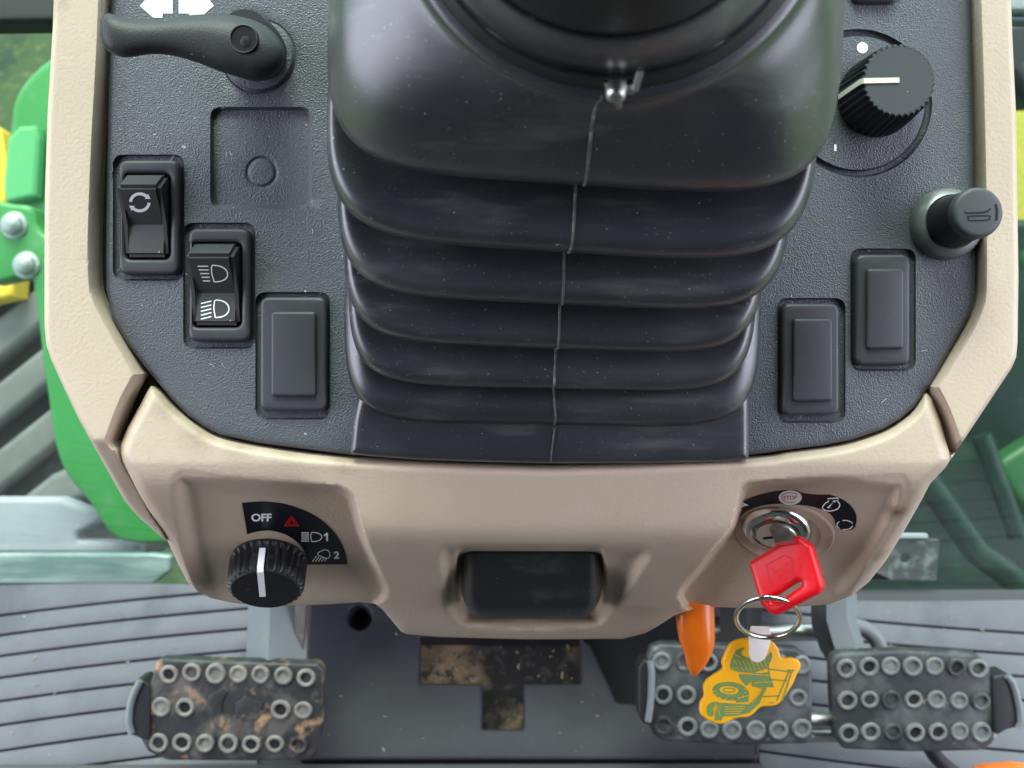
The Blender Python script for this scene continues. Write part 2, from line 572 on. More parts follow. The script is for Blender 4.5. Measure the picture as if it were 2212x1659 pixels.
def lathe(mb, plane, c, prof, n=64, mi=0, flute=None, cap=True, ecc=1.0):
    """c = (u, v) mm on the plane; prof = [(r, h)...]; flute=(count, depth, h0, h1)."""
    vs, fs = [], []
    for k, (r, h) in enumerate(prof):
        for i in range(n):
            a = 2 * math.pi * i / n
            rr = r
            if flute and flute[2] - 1e-6 <= h <= flute[3] + 1e-6:
                rr = r - flute[1] * (0.5 + 0.5 * math.cos(a * flute[0])) ** 0.8
            vs.append(plane.pos(c[0] + rr * math.cos(a), c[1] + rr * math.sin(a) * ecc, h))
    for k in range(len(prof) - 1):
        for i in range(n):
            j = (i + 1) % n
            fs.append((k * n + i, k * n + j, (k + 1) * n + j, (k + 1) * n + i))
    if cap:
        fs.append(tuple((len(prof) - 1) * n + i for i in range(n)))
    mb.add(vs, fs, mi)
    return mb

def tube(mb, pts, rad, n=12, mi=0, closed=False, caps=True, sx=1.0):
    P = [Vector(p) for p in pts]
    m = len(P)
    rads = rad if isinstance(rad, (list, tuple)) else [rad] * m
    vs, fs = [], []
    up = Vector((0, 0, 1))
    prev = None
    for i in range(m):
        a = P[i - 1] if (i > 0 or closed) else P[i]
        b = P[(i + 1) % m] if (i < m - 1 or closed) else P[i]
        t = (b - a).normalized()
        if prev is None:
            s = t.cross(up)
            if s.length < 0.1:
                s = t.cross(Vector((0, 1, 0)))
        else:
            s = prev - t * prev.dot(t)
        s.normalize()
        prev = s
        q = t.cross(s)
        for k in range(n):
            an = 2 * math.pi * k / n
            vs.append(P[i] + (s * math.cos(an) * sx + q * math.sin(an)) * rads[i])
    for i in range(m if closed else m - 1):
        j = (i + 1) % m
        for k in range(n):
            l = (k + 1) % n
            fs.append((i * n + k, j * n + k, j * n + l, i * n + l))
    if caps and not closed:
        fs.append(tuple(range(n)))
        fs.append(tuple((m - 1) * n + k for k in range(n)))
    mb.add(vs, fs, mi)
    return mb

def box(mb, lo, hi, mi=0):
    x0, y0, z0 = lo; x1, y1, z1 = hi
    v = [(x0, y0, z0), (x1, y0, z0), (x1, y1, z0), (x0, y1, z0), (x0, y0, z1), (x1, y0, z1), (x1, y1, z1), (x0, y1, z1)]
    f = [(0, 3, 2, 1), (4, 5, 6, 7), (0, 1, 5, 4), (1, 2, 6, 5), (2, 3, 7, 6), (3, 0, 4, 7)]
    return mb.add(v, f, mi)

def sdpoly(pts, poly, closed=True):
    """Unsigned distance of pts (n,2) to a polyline."""
    P = np.asarray(pts, float)
    A = np.asarray(poly, float)
    B = np.roll(A, -1, 0) if closed else A[1:]
    if not closed:
        A = A[:-1]
    best = np.full(len(P), 1e9)
    for a, b in zip(A, B):
        ab = b - a
        l2 = max(ab @ ab, 1e-9)
        t = np.clip(((P - a) @ ab) / l2, 0, 1)
        d = np.hypot(P[:, 0] - a[0] - t * ab[0], P[:, 1] - a[1] - t * ab[1])
        best = np.minimum(best, d)
    return best

def inside(pts, poly):
    P = np.asarray(pts, float)
    A = np.asarray(poly, float)
    B = np.roll(A, -1, 0)
    c = np.zeros(len(P), bool)
    for a, b in zip(A, B):
        cond = ((a[1] > P[:, 1]) != (b[1] > P[:, 1]))
        if not cond.any():
            continue
        xi = (b[0] - a[0]) * (P[:, 1] - a[1]) / (b[1] - a[1] + 1e-12) + a[0]
        c ^= cond & (P[:, 0] < xi)
    return c

def signed(pts, poly):
    d = sdpoly(pts, poly)
    return np.where(inside(pts, poly), d, -d)      # positive inside

def sstep(x, a, b):
    t = np.clip((x - a) / (b - a), 0, 1)
    return t * t * (3 - 2 * t)

def resample(poly, step):
    out = []
    n = len(poly)
    for i in range(n):
        a = np.array(poly[i], float); b = np.array(poly[(i + 1) % n], float)
        k = max(1, int(round(np.hypot(*(b - a)) / step)))
        for j in range(k):
            out.append(tuple(a + (b - a) * j / k))
    return out

def relief(mb, outline, zf, step, back=10.0, extra=(), edge_loops=(), bstep=None, mi=0, jitter=0):
    """A moulded shell: outline in photo units, zf(points) -> height in mm, closed by a side wall."""
    bstep = bstep or step
    ol = resample(outline, bstep)
    if area2(ol) < 0:
        ol.reverse()
    vs = [Vector(p) for p in ol]
    es = [(i, (i + 1) % len(ol)) for i in range(len(ol))]
    A = np.array(ol)
    x0, y0 = A.min(0); x1, y1 = A.max(0)
    gx, gy = np.meshgrid(np.arange(x0, x1, step), np.arange(y0, y1, step * 0.9))
    gx = gx + (np.arange(gx.shape[0])[:, None] % 2) * step / 2
    G = np.stack([gx.ravel(), gy.ravel()], 1)
    ex = []
    for d in edge_loops:
        ex += inset(ol, d)
    for e in extra:
        ex += list(e)
    E = np.array(ex) if ex else np.zeros((0, 2))
    if len(E):
        E = E[inside(E, ol) & (sdpoly(E, ol) > min([bstep * 0.3] + [abs(d) * 0.8 for d in edge_loops]))]
        # drop grid points too near the extra points
        key = set()
        for p in E:
            key.add((int(p[0] // (step * 0.6)), int(p[1] // (step * 0.6))))
        keep = np.array([(int(p[0] // (step * 0.6)), int(p[1] // (step * 0.6))) not in key for p in G])
        G = G[keep]
    lim = max([step * 0.4] + [d + 2 for d in edge_loops])
    G = G[inside(G, ol) & (sdpoly(G, ol) > lim)]
    vs += [Vector(p) for p in E.tolist()] + [Vector(p) for p in G.tolist()]
    r = delaunay_2d_cdt(vs, es, [], 1, 1e-6)
    pts = np.array([tuple(p) for p in r[0]])
    z = zf(pts)
    mb.add([W(p[0], p[1], h) for p, h in zip(pts, z)], r[2], mi)
    zo = zf(np.array(ol))
    n = len(ol)
    v1 = [W(p[0], p[1], h) for p, h in zip(ol, zo)]
    v2 = [Vector((p.x * 0.995, p.y * 0.995, p.z - back)) for p in v1]
    mb.add(v1 + v2, [(i, (i + 1) % n, n + (i + 1) % n, n + i) for i in range(n)], mi)
    return mb

def text_loops(mb, s, px, py, hgt, plane, h, mi=0, bold=0.0, sx=1.0, rot=0.0):
    """Letters (photo units, centred on px, py) laid on a plane."""
    cu = bpy.data.curves.new('t', 'FONT')
    cu.body = s
    cu.size = 1.0
    cu.offset = bold
    cu.align_x = 'CENTER'
    cu.align_y = 'CENTER'
    o = bpy.data.objects.new('t', cu)
    COL.objects.link(o)
    bpy.context.view_layer.update()
    dg = bpy.context.evaluated_depsgraph_get()
    me = o.evaluated_get(dg).to_mesh()
    vs = [v.co.copy() for v in me.vertices]
    fs = [tuple(p.vertices) for p in me.polygons]
    o.evaluated_get(dg).to_mesh_clear()
    bpy.data.objects.remove(o)
    bpy.data.curves.remove(cu)
    ys = [v.y for v in vs]; xs = [v.x for v in vs]
    k = hgt / (max(ys) - min(ys))
    mx, my = (max(xs) + min(xs)) / 2, (max(ys) + min(ys)) / 2
    c, sn = math.cos(rot), math.sin(rot)
    out = []
    for v in vs:
        a, b = (v.x - mx) * k * sx, -(v.y - my) * k
        out.append(plane.hit(px + a * c - b * sn, py + a * sn + b * c, h))
    mb.add(out, fs, mi)
    return mb

# ================================================================== large structure
floor_pl = Plane((0, -0.4575 * 1000 * math.sin(TH), -457.5 * math.cos(TH)), (0, math.sin(TH), math.cos(TH)))
# (floor is level in the world: normal of the working frame tilted back by 35 deg)
def FW(x, y, z):
    """World mm (relative to the console) -> working frame mm."""
    return Matrix.Rotation(-TH, 3, 'X') @ Vector((x, y, z))

def wbox(mb, lo, hi, mi=0):
    x0, y0, z0 = lo; x1, y1, z1 = hi
    c = [(x0, y0, z0), (x1, y0, z0), (x1, y1, z0), (x0, y1, z0), (x0, y0, z1), (x1, y0, z1), (x1, y1, z1), (x0, y1, z1)]
    return mb.add([FW(*p) for p in c], [(0, 3, 2, 1), (4, 5, 6, 7), (0, 1, 5, 4), (1, 2, 6, 5), (2, 3, 7, 6), (3, 0, 4, 7)], mi)

FZ = -457.5
mb = MB()
wbox(mb, (-750, -1100, FZ - 30), (750, 128, FZ - 5))
tag(part('floor', mb, 'groove'), kind='structure')
mb = MB()
wbox(mb, (-60000, -60000, FZ - 1050), (60000, 60000, FZ - 1000))
tag(part('ground', mb, 'grass'), kind='structure')

# ------------------------------------------------------------------ steering console
LW, RW = (245, 335, 397, 605), None
WELLS = [(245, 335, 397, 605), (397, 482, 550, 752), (553, 632, 712, 905),
         (1680, 645, 1825, 912), (1838, 538, 1977, 800), (1835, -150, 1947, 9)]
panel_out = [(243, -60), (240, 60), (235, 200), (231, 400), (229, 560), (230, 625), (242, 688), (275, 742), (324, 806),
             (375, 866), (407, 898), (440, 921), (475, 939), (560, 957), (760, 983), (1190, 1000), (1618, 983),
             (1700, 972), (1780, 962), (1838, 951), (1906, 928), (1945, 905), (1973, 881), (2012, 828), (2097, 678),
             (2105, 650), (2107, 560), (2104, 300), (2098, 100), (2094, -60)]
SQ = (456, 233, 671, 448)
RING_C = (1853, 223)

def panel_z(P):
    z = np.zeros(len(P))
    for w in WELLS:
        d = signed(P, rrect(*w, 22, 4))
        z -= 2.0 * sstep(d, -1.2, 2.2)
    d = signed(P, rrect(*SQ, 22, 5))
    z -= 2.2 * sstep(d, -2, 5)
    r = np.hypot(P[:, 0] - 565, P[:, 1] - 372)
    z -= 0.7 * np.exp(-((r - 31) / 3.2) ** 2)
    r = np.hypot(P[:, 0] - RING_C[0], P[:, 1] - RING_C[1])
    z -= 2.2 * (sstep(r, 144, 147) - sstep(r, 157, 160))
    r = np.hypot(P[:, 0] - 558, P[:, 1] - 121)
    z -= 0.5 * np.exp(-((r - 79) / 2.5) ** 2)
    d = sdpoly(P, panel_out)
    z -= 1.6 * np.clip(1 - d / 9, 0, 1) ** 2
    return z

extra = []
for w in WELLS:
    rr = resample(rrect(*w, 22, 5), 7)
    for d in (-1.4, 0.4, 2.4):
        extra.append(inset(rr, d if area2(rr) > 0 else -d))
rr = resample(rrect(*SQ, 22, 7), 7)
for d in (-2.2, 0, 2.2, 5.2):
    extra.append(inset(rr, d if area2(rr) > 0 else -d))
for r_ in (22, 26, 28.5, 31, 33.5, 36, 40):
    extra.append(circle(565, 372, r_, 40))
for r_ in (143.5, 145.5, 147.5, 156.5, 158.5, 160.5):
    extra.append(circle(*RING_C, r_, 130))
for r_ in (74, 76.5, 79, 81.5, 84):
    extra.append(circle(558, 121, r_, 70))

console = thing('steering_console', (0, 0, -60), 'beige and black tractor steering console with switches, dials and ignition', 'console')
mb = MB()
relief(mb, panel_out, panel_z, 26, 7, extra, (3, 6, 10), 9)
part('control_panel', mb, 'panel', console)

# painted marks on the panel
pl = P0()
mb = MB()
flat(mb, [[(302, 13), (331, 38), (351, 38), (351, 29), (373, 29), (373, -8), (386, -8), (386, 29), (409, 29), (409, 36),
           (437, 34), (462, 12), (435, -20), (331, -20)]], pl, 0.16)
part('direction_arrow_symbol', mb, 'white', console)
mb = MB()
flat(mb, [circle(1863, 103, 12, 24)], pl, 0.16)
part('dial_scale_mark', mb, 'white', console)
mb = MB()
flat(mb, [[(1802, 312), (1807, 312), (1807, 326), (1802, 326)]], pl, 0.16)
part('dial_scale_mark', mb, 'white', console)

# dark body behind the mouldings
mb = MB()
slab(mb, [[(225, -60), (205, 600), (300, 850), (262, 960), (300, 1010), (700, 1030), (1600, 1030), (2035, 975), (2085, 800), (2112, 560), (2108, -60)]],
     P0(-7), 0, -14, 0)
part('console_body', mb, 'void', console)

# side trims
def trim_obj(outline, inner, lab, low=950):
    ol = outline
    def zf(P):
        z = np.full(len(P), 5.0)
        z -= np.clip(P[:, 1] - low, 0, None) * 0.13
        d = sdpoly(P, inner, closed=False)
        z -= 4.2 * (1 - sstep(d, 1, 19))
        d = sdpoly(P, ol)
        z -= 2.2 * np.clip(1 - d / 8, 0, 1) ** 2
        return z
    ex = []
    inn = resample(ol, 8)
    for d in (3, 6, 10, 14, 18, 22):
        ex.append(inset(inn, d if area2(inn) > 0 else -d))
    mb = MB()
    relief(mb, ol, zf, 12, 26, ex, (), 8)
    return part('side_trim', mb, 'beige', console, lab)

tl_in = [(232, -60), (226, 100), (215, 300), (208, 480), (207, 560), (209, 610), (216, 640), (242, 693), (300, 795),
         (308, 806), (305, 814), (275, 868), (247, 940), (244, 953)]
tl_out = [(118, -60), (114, 60), (103, 240), (97, 420), (96, 560), (96, 700), (100, 745), (111, 778), (140, 842), (172, 909),
          (220, 995), (269, 1081), (284, 1100), (305, 1122), (358, 1168), (352, 1150), (324, 1100), (259, 985)]
trim_obj(catmull(tl_in[::-1], 3, False) + tl_out, catmull(tl_in, 3, False), 'left beige edge trim')
tr_in = [(2100, -60), (2106, 120), (2111, 300), (2114, 480), (2114, 600), (2112, 640), (2102, 675), (2080, 720), (2018, 822),
         (2010, 834), (2014, 846), (2034, 885), (2055, 940), (2066, 975)]
tr_out = [(2182, -60), (2187, 80), (2195, 250), (2198, 450), (2200, 600), (2198, 740), (2195, 772), (2185, 795), (2130, 878), (2053, 994), (2053, 985)]
trim_obj(catmull(tr_in[::-1], 3, False) + tr_out, catmull(tr_in, 3, False), 'right beige edge trim')

# front fascia with its two pods and the latch bay
podL = Plane(W(578, 1215, -45), (0.06, -0.73, 0.68))
podR = Plane(W(1690, 1150, -37), (-0.22, -0.72, 0.66))
fas_out = catmull([(326, 834), (345, 846), (373, 875), (407, 903), (440, 926), (475, 944), (560, 963), (760, 988), (1190, 1005), (1618, 988),
           (1700, 977), (1780, 967), (1838, 956), (1906, 933), (1945, 910), (1973, 886), (1994, 850)], 3, False) + [
           (2002, 848), (2013, 862), (2032, 910), (2050, 975), (2052, 994), (2044, 1008), (2009, 1045), (1992, 1078), (1950, 1152),
           (1913, 1212), (1877, 1257), (1841, 1286), (1793, 1305), (1697, 1313), (1600, 1313), (1542, 1311), (1504, 1313), (1457, 1329),
           (1420, 1353), (1393, 1368), (1345, 1380), (1138, 1381), (951, 1376), (880, 1370), (866, 1364), (848, 1342), (826, 1316), (810, 1304),
           (776, 1301), (700, 1306), (619, 1309), (560, 1308), (499, 1302), (455, 1292), (431, 1281), (405, 1257), (385, 1218), (362, 1168), (345, 1140), (302, 1069),
           (263, 992), (259, 980), (260, 962), (275, 925), (300, 880), (318, 846)]
pl_open = catmull([(384, 1020), (420, 1019), (560, 1040), (700, 1051), (738, 1058), (760, 1078), (774, 1125), (792, 1180), (820, 1240), (834, 1272),
           (826, 1294), (790, 1312), (700, 1330), (560, 1335), (470, 1325), (425, 1272), (398, 1200), (378, 1110), (372, 1050)], 3)
pr_open = catmull([(1608, 1054), (1640, 1044), (1760, 1036), (1860, 1030), (1930, 1026), (1956, 1030), (1965, 1060), (1950, 1110), (1890, 1215), (1845, 1268),
           (1790, 1330), (1600, 1340), (1500, 1320), (1474, 1298), (1472, 1275), (1500, 1240), (1545, 1185), (1580, 1142), (1590, 1110), (1600, 1070)], 3)
bay = fillet([(958, 1177), (1396, 1179), (1410, 1200), (1340, 1302), (1300, 1352), (1138, 1362), (995, 1352), (962, 1318), (948, 1200)], 22, 5)
bay_in = fillet([(984, 1178), (1306, 1178), (1306, 1290), (1290, 1338), (1010, 1338), (988, 1290)], 20, 5)

def planez(P, pln):
    tx = (P[:, 0] - CX) * K / D
    ty = -(P[:, 1] - CY) * K / D
    c = np.array((0, 0, D)); o = np.array(pln.o); n = np.array(pln.n)
    t = n @ (o - c) / (tx * n[0] + ty * n[1] - n[2])
    return D - t

def fascia_z(P):
    x, y = P[:, 0], P[:, 1]
    side = sstep(np.abs(x - 1190), 380, 560)
    yf = 1168 - 118 * side
    sl = 0.40 - 0.23 * side
    k = 14.0
    s = (y - yf)
    soft = np.where(s > 60, s, k * np.log1p(np.exp(np.clip(s, -400, 60) / k)))
    z = 3.2 - 0.040 * np.clip(y - 1000, -200, None) * (y > 1000) - soft * sl
    zs = z.copy()
    for pln, op in ((podL, pl_open), (podR, pr_open)):
        d = signed(P, op)
        m = sstep(d, -6, 9)
        zp = planez(P, pln)
        # concave blend where the pod floor runs into the shell wall
        zp = zp + 6.0 * (1 - sstep(d, 4, 50)) ** 2 * sstep(np.abs(x - 1190), 500, 640)
        zp = np.minimum(zp, zs - 0.5)
        z = z * (1 - m) + zp * m
    d = signed(P, bay)
    z -= 13.0 * sstep(d, -4, 26)
    d = signed(P, bay_in)
    z -= 14.0 * sstep(d, -3, 10)
    # groove circle round the lock
    # rounded rim
    d = sdpoly(P, fas_out)
    z -= 5.0 * np.clip(1 - d / 22, 0, 1) ** 2.2
    # softer dip towards the black panel
    d = sdpoly(P, panel_out)
    z -= 1.6 * np.clip(1 - d / 26, 0, 1) ** 1.5
    return z

ex = []
for op in (pl_open, pr_open):
    rr = resample(op, 7)
    for d in (-6, -3, 0, 3, 6, 9):
        ex.append(inset(rr, d if area2(rr) > 0 else -d))
def fpt(px, py):
    z_ = float(fascia_z(np.array([[px, py]], float))[0])
    return tuple(W(px, py, z_) - Vector((0, 0, -60)))
BR = (0.17, 0.10, 0.04)
M['fascia'] = mat('beige_fascia_plastic', (0.52, 0.412, 0.312), 0.48, bump=(800, 0.8, 0.22),
                  mottle=[(12, (0.57, 0.45, 0.355), 0.4, 0.7), (40, (0.40, 0.31, 0.21), 0.64, 0.8)], spots=(90, 0.03, (0.2, 0.12, 0.06), 0.35), rvar=0.05,
                  stains=[(*fpt(1936, 1108), 6.0, BR, 1.0), (*fpt(1905, 1200), 5, BR, 0.5), (*fpt(1000, 1325), 7, BR, 0.25),
                          (*fpt(1380, 1320), 9, BR, 0.3), (*fpt(880, 1100), 10, (0.42, 0.33, 0.16), 0.35), (*fpt(430, 935), 9, BR, 0.45),
                          (*fpt(520, 962), 8, BR, 0.4), (*fpt(620, 975), 8, BR, 0.4), (*fpt(750, 992), 7, BR, 0.6), (*fpt(1600, 1000), 6, BR, 0.3), (*fpt(365, 880), 7, BR, 0.5)])
mb = MB()
relief(mb, fas_out, fascia_z, 6.5, 22, ex, (3, 7, 12), 7)
part('front_fascia', mb, 'fascia', console, angle=60)

# ------------------------------------------------------------------ steering column boot
ringdef = [  # xl, xr, yb, rot, z, exponent, half height (photo units)
    (762, 1630, 922, 0.8, 2, 7, 430),
    (748, 1644, 917, 0.8, 7, 7, 432),
    (750, 1642, 908, 0.8, 12, 7, 430),
    (776, 1616, 876, 0.9, 15, 7, 415),
    (806, 1592, 822, 1.0, 13, 7, 400),
    (766, 1630, 834, 1.2, 18, 6.6, 425),
    (756, 1640, 838, 1.2, 22, 6.6, 430),
    (768, 1630, 812, 1.4, 26, 6.6, 425),
    (800, 1604, 738, 1.8, 24, 6.6, 400),
    (762, 1650, 744, 2.0, 30, 6.2, 425),
    (749, 1664, 752, 2.1, 34, 6.2, 430),
    (762, 1653, 724, 2.2, 39, 6.2, 425),
    (796, 1630, 634, 2.4, 36, 6.2, 400),
    (752, 1704, 646, 2.6, 44, 5.8, 430),
    (736, 1720, 657, 2.6, 49, 5.8, 435),
    (750, 1710, 624, 2.8, 55, 5.8, 430),
    (790, 1690, 520, 3.2, 52, 5.8, 405),
    (732, 1762, 532, 3.4, 62, 5.2, 440),
    (715, 1779, 545, 3.4, 67, 5.2, 445),
    (727, 1770, 506, 3.4, 74, 5.2, 440),
    (775, 1745, 372, 3.5, 70, 5.2, 410),
    (736, 1812, 384, 3.6, 80, 5.2, 450),
    (718, 1828, 400, 3.6, 84, 5.0, 455),
    (721, 1826, 378, 3.6, 91, 4.8, 455),
    (740, 1816, 322, 3.2, 100, 4.2, 458),
    (778, 1806, 268, 2.2, 107, 3.4, 460),
    (815, 1804, 238, 1.0, 112, 2.7, 465),
    (843, 1806, 222, 0.0, 116, 2.1, 478),
    (848, 1802, 216, 0.0, 120, 2.0, 476),
    (872, 1778, 194, 0.0, 121, 2.0, 452),
]
NB = 220
def ring_pts(rd):
    xl, xr, yb, rot, z, ex_, b = rd
    a = (xr - xl) / 2
    cx, cy = (xl + xr) / 2, yb - b
    # start at bottom centre, evenly by angle warped for the squarish corners
    out = []
    c, s = math.cos(R(rot)), math.sin(R(rot))
    for i in range(NB):
        t = 2 * math.pi * i / NB + math.pi / 2
        ct, st = math.cos(t), math.sin(t)
        r = (abs(ct) ** ex_ + abs(st) ** ex_) ** (-1 / ex_)
        u, v = a * r * ct, b * r * st
        out.append(W(cx + u * c - v * s, cy + u * s + v * c, z))
    return out
boot = thing('steering_column_boot', W(1195, 600, 0), 'black ribbed rubber boot around the steering column', 'rubber boot')
rings = catmull(ringdef, 5, False)
vs, fs = [], []
for rd in rings:
    vs += ring_pts(rd)
for k in range(len(rings) - 1):
    for i in range(NB):
        j = (i + 1) % NB
        fs.append((k * NB + i, k * NB + j, (k + 1) * NB + j, (k + 1) * NB + i))
mb = MB().add(vs, fs)
part('bellows', mb, 'rubber', boot, angle=80)
# mould seam down the front
seam_px = {0: 1196, 12: 1200, 22: 1192, 60: 1210, 85: 1222, 110: 1262, 130: 1285, 140: 1300}
sk = sorted(seam_px)
pts = []
for k, rd in enumerate(rings):
    sx = np.interp(k, sk, [seam_px[q] for q in sk])
    rp = vs[k * NB:(k + 1) * NB]
    best, bi = 1e9, 0
    for i in range(NB):
        p = rp[i]
        px = CX + p.x / (D - p.z) * D / K
        py = CY - p.y / (D - p.z) * D / K
        if py > rd[2] - rd[6] and abs(px - sx) < best:
            best, bi = abs(px - sx), i
    # interpolate to the exact column
    p = rp[bi]
    j = (bi + 1) % NB
    q = rp[j]
    pxa = CX + p.x / (D - p.z) * D / K
    pxb = CX + q.x / (D - q.z) * D / K
    t = (sx - pxa) / (pxb - pxa) if abs(pxb - pxa) > 1e-6 else 0
    pts.append(p.lerp(q, max(-1, min(1, t))))
mb = MB()
tube(mb, pts[:-3], 0.42, 6)
part('seam', mb, 'seam', boot)
# flat skirt over the fascia edge
sk_out = [(775, 850), (764, 905), (757, 974), (760, 981), (800, 986), (900, 993), (1040, 998), (1190, 1001), (1400, 1000), (1560, 997), (1612, 993), (1617, 985), (1617, 850)]
def skz(P):
    z = 7.5 - np.clip(P[:, 1] - 880, 0, None) * 0.022
    d = sdpoly(P, sk_out)
    return z - 1.8 * np.clip(1 - d / 12, 0, 1) ** 2
mb = MB()
relief(mb, sk_out, skz, 16, 8, (), (3, 7, 12), 9)
tube(mb, [W(1198, 925, 7.2), W(1192, 970, 6.0), W(1190, 996, 4.6)], 0.3, 6, mi=1)
part('skirt', mb, ['rubber', 'seam'], boot)

# clamp round the collar
col_c = (1325, -257)
mb = MB()
n = 120
vs, fs = [], []
for (r_, z_) in ((452, 120.5), (449, 122), (430, 136), (428, 138), (420, 138)):
    for i in range(n):
        a = 2 * math.pi * i / n
        vs.append(W(col_c[0] + r_ * math.cos(a), col_c[1] + r_ * math.sin(a), z_))
for k in range(4):
    for i in range(n):
        fs.append((k * n + i, k * n + (i + 1) % n, (k + 1) * n + (i + 1) % n, (k + 1) * n + i))
mb.add(vs, fs)
cl = part('clamp_band', mb, 'black', boot)
cpl = Plane(W(1335, 200, 134), (0, -0.7, 0.7))
mb = MB()
slab(mb, [[(1305, 178), (1372, 184), (1369, 206), (1309, 198)]], Plane(W(1335, 190, 136), (0, -0.5, 0.85)), 0, -5, 0.4, seg=2)
tube(mb, [W(1384, 150, 146), W(1372, 192, 140)], 0.75, 10)
lathe(mb, Plane(W(1330, 206, 138), (-0.1, -0.75, 0.6)), (0, 0), [(2.2, -5), (2.2, 0), (1.7, 0.8), (1.1, 1.2)], 20)
tube(mb, [W(1332, 210, 137), W(1336, 229, 131)], 0.8, 10)
part('screw', mb, 'steel', cl)

# steering column above the boot
colm = thing('steering_column', W(1325, -200, 140), 'round black steering column rising above the rubber boot collar', 'steering column')
def cring(mb, defs, mi=0):
    vs, fs = [], []
    for (yb, r_, z_) in defs:
        for i in range(n):
            a = 2 * math.pi * i / n
            vs.append(W(col_c[0] + r_ * math.cos(a), yb - r_ + r_ * math.sin(a), z_))
    m_ = len(defs)
    for k in range(m_ - 1):
        for i in range(n):
            fs.append((k * n + i, k * n + (i + 1) % n, (k + 1) * n + (i + 1) % n, (k + 1) * n + i))
    mb.add(vs, fs, mi)
    return mb
part('collar_ring', cring(MB(), [(160, 425, 138), (150, 424, 140), (147, 432, 143), (142, 438, 147), (134, 434, 151), (104, 404, 158), (88, 392, 160), (80, 384, 160), (78, 376, 156)]), 'rubber', colm, angle=60)
part('column_cover', cring(MB(), [(100, 400, 150), (72, 374, 162), (66, 372, 168), (40, 372, 180), (10, 372, 200), (-40, 360, 215)]), 'black', colm, angle=60)

# ------------------------------------------------------------------ rocker switches and blank plates
def blank(wx, bz, rs, label):
    x0, y0, x1, y1 = bz
    c = W((x0 + x1) / 2, (y0 + y1) / 2, -2)
    t = thing('blank_switch_plate', c, label, 'blanking plate', 'blank plates filling unused switch holes')
    mb = MB()
    slab(mb, [rrect(*bz, 20, 7)], P0(), 3.0, -2.0, 1.3)
    part('bezel', mb, 'bezel', t)
    mb = MB()
    slab(mb, [rrect(*rs, 9, 6)], P0(), 4.6, 2.8, 0.9)
    part('raised_panel', mb, 'bezel', t)
    return t
blank(WELLS[2], (561, 641, 705, 888), (585, 673, 682, 856), 'blank black switch plate left of the rubber boot, lower left of panel')
blank(WELLS[3], (1690, 655, 1814, 897), (1714, 688, 1799, 867), 'blank black switch plate right next to the rubber boot')
blank(WELLS[4], (1849, 549, 1967, 789), (1873, 580, 1953, 754), 'blank black switch plate just below the horn button')
tt = blank(WELLS[5], (1843, -150, 1940, 3), (1865, -130, 1920, -30), 'black switch plate cut off by the top edge above the ribbed dial')

def lamp_icon(mb, plane, h, x0, y0, w, hh, w_, skew=0.0, slope=0.0):
    """Headlamp symbol: beams on the left, lamp outline on the right (photo units)."""
    xl = x0 + w * 0.46
    dome = []
    for i in range(15):
        t = -math.pi / 2 + math.pi * i / 14
        dome.append((xl + w * 0.04 + w * 0.46 * max(0, math.cos(t)) ** 0.8, y0 + hh / 2 + hh / 2 * math.sin(t) * 0.98))
    back = [(xl + w * 0.02, y0 + hh * 0.85), (xl - w * 0.015, y0 + hh * 0.5), (xl + w * 0.0, y0 + hh * 0.15)]
    pts = catmull(dome + back, 3)
    pts = [(p[0] + (p[1] - y0) * skew, p[1]) for p in pts]
    stroke(mb, pts, w_, plane, h, closed=True)
    for i in range(5):
        yy = y0 + hh * (0.06 + 0.22 * i)
        a = (x0 + (yy - y0) * skew * 3, yy + slope * w * 0.4)
        b = (x0 + w * 0.36 + (yy - y0) * skew, yy)
        stroke(mb, [a, b], w_, plane, h)

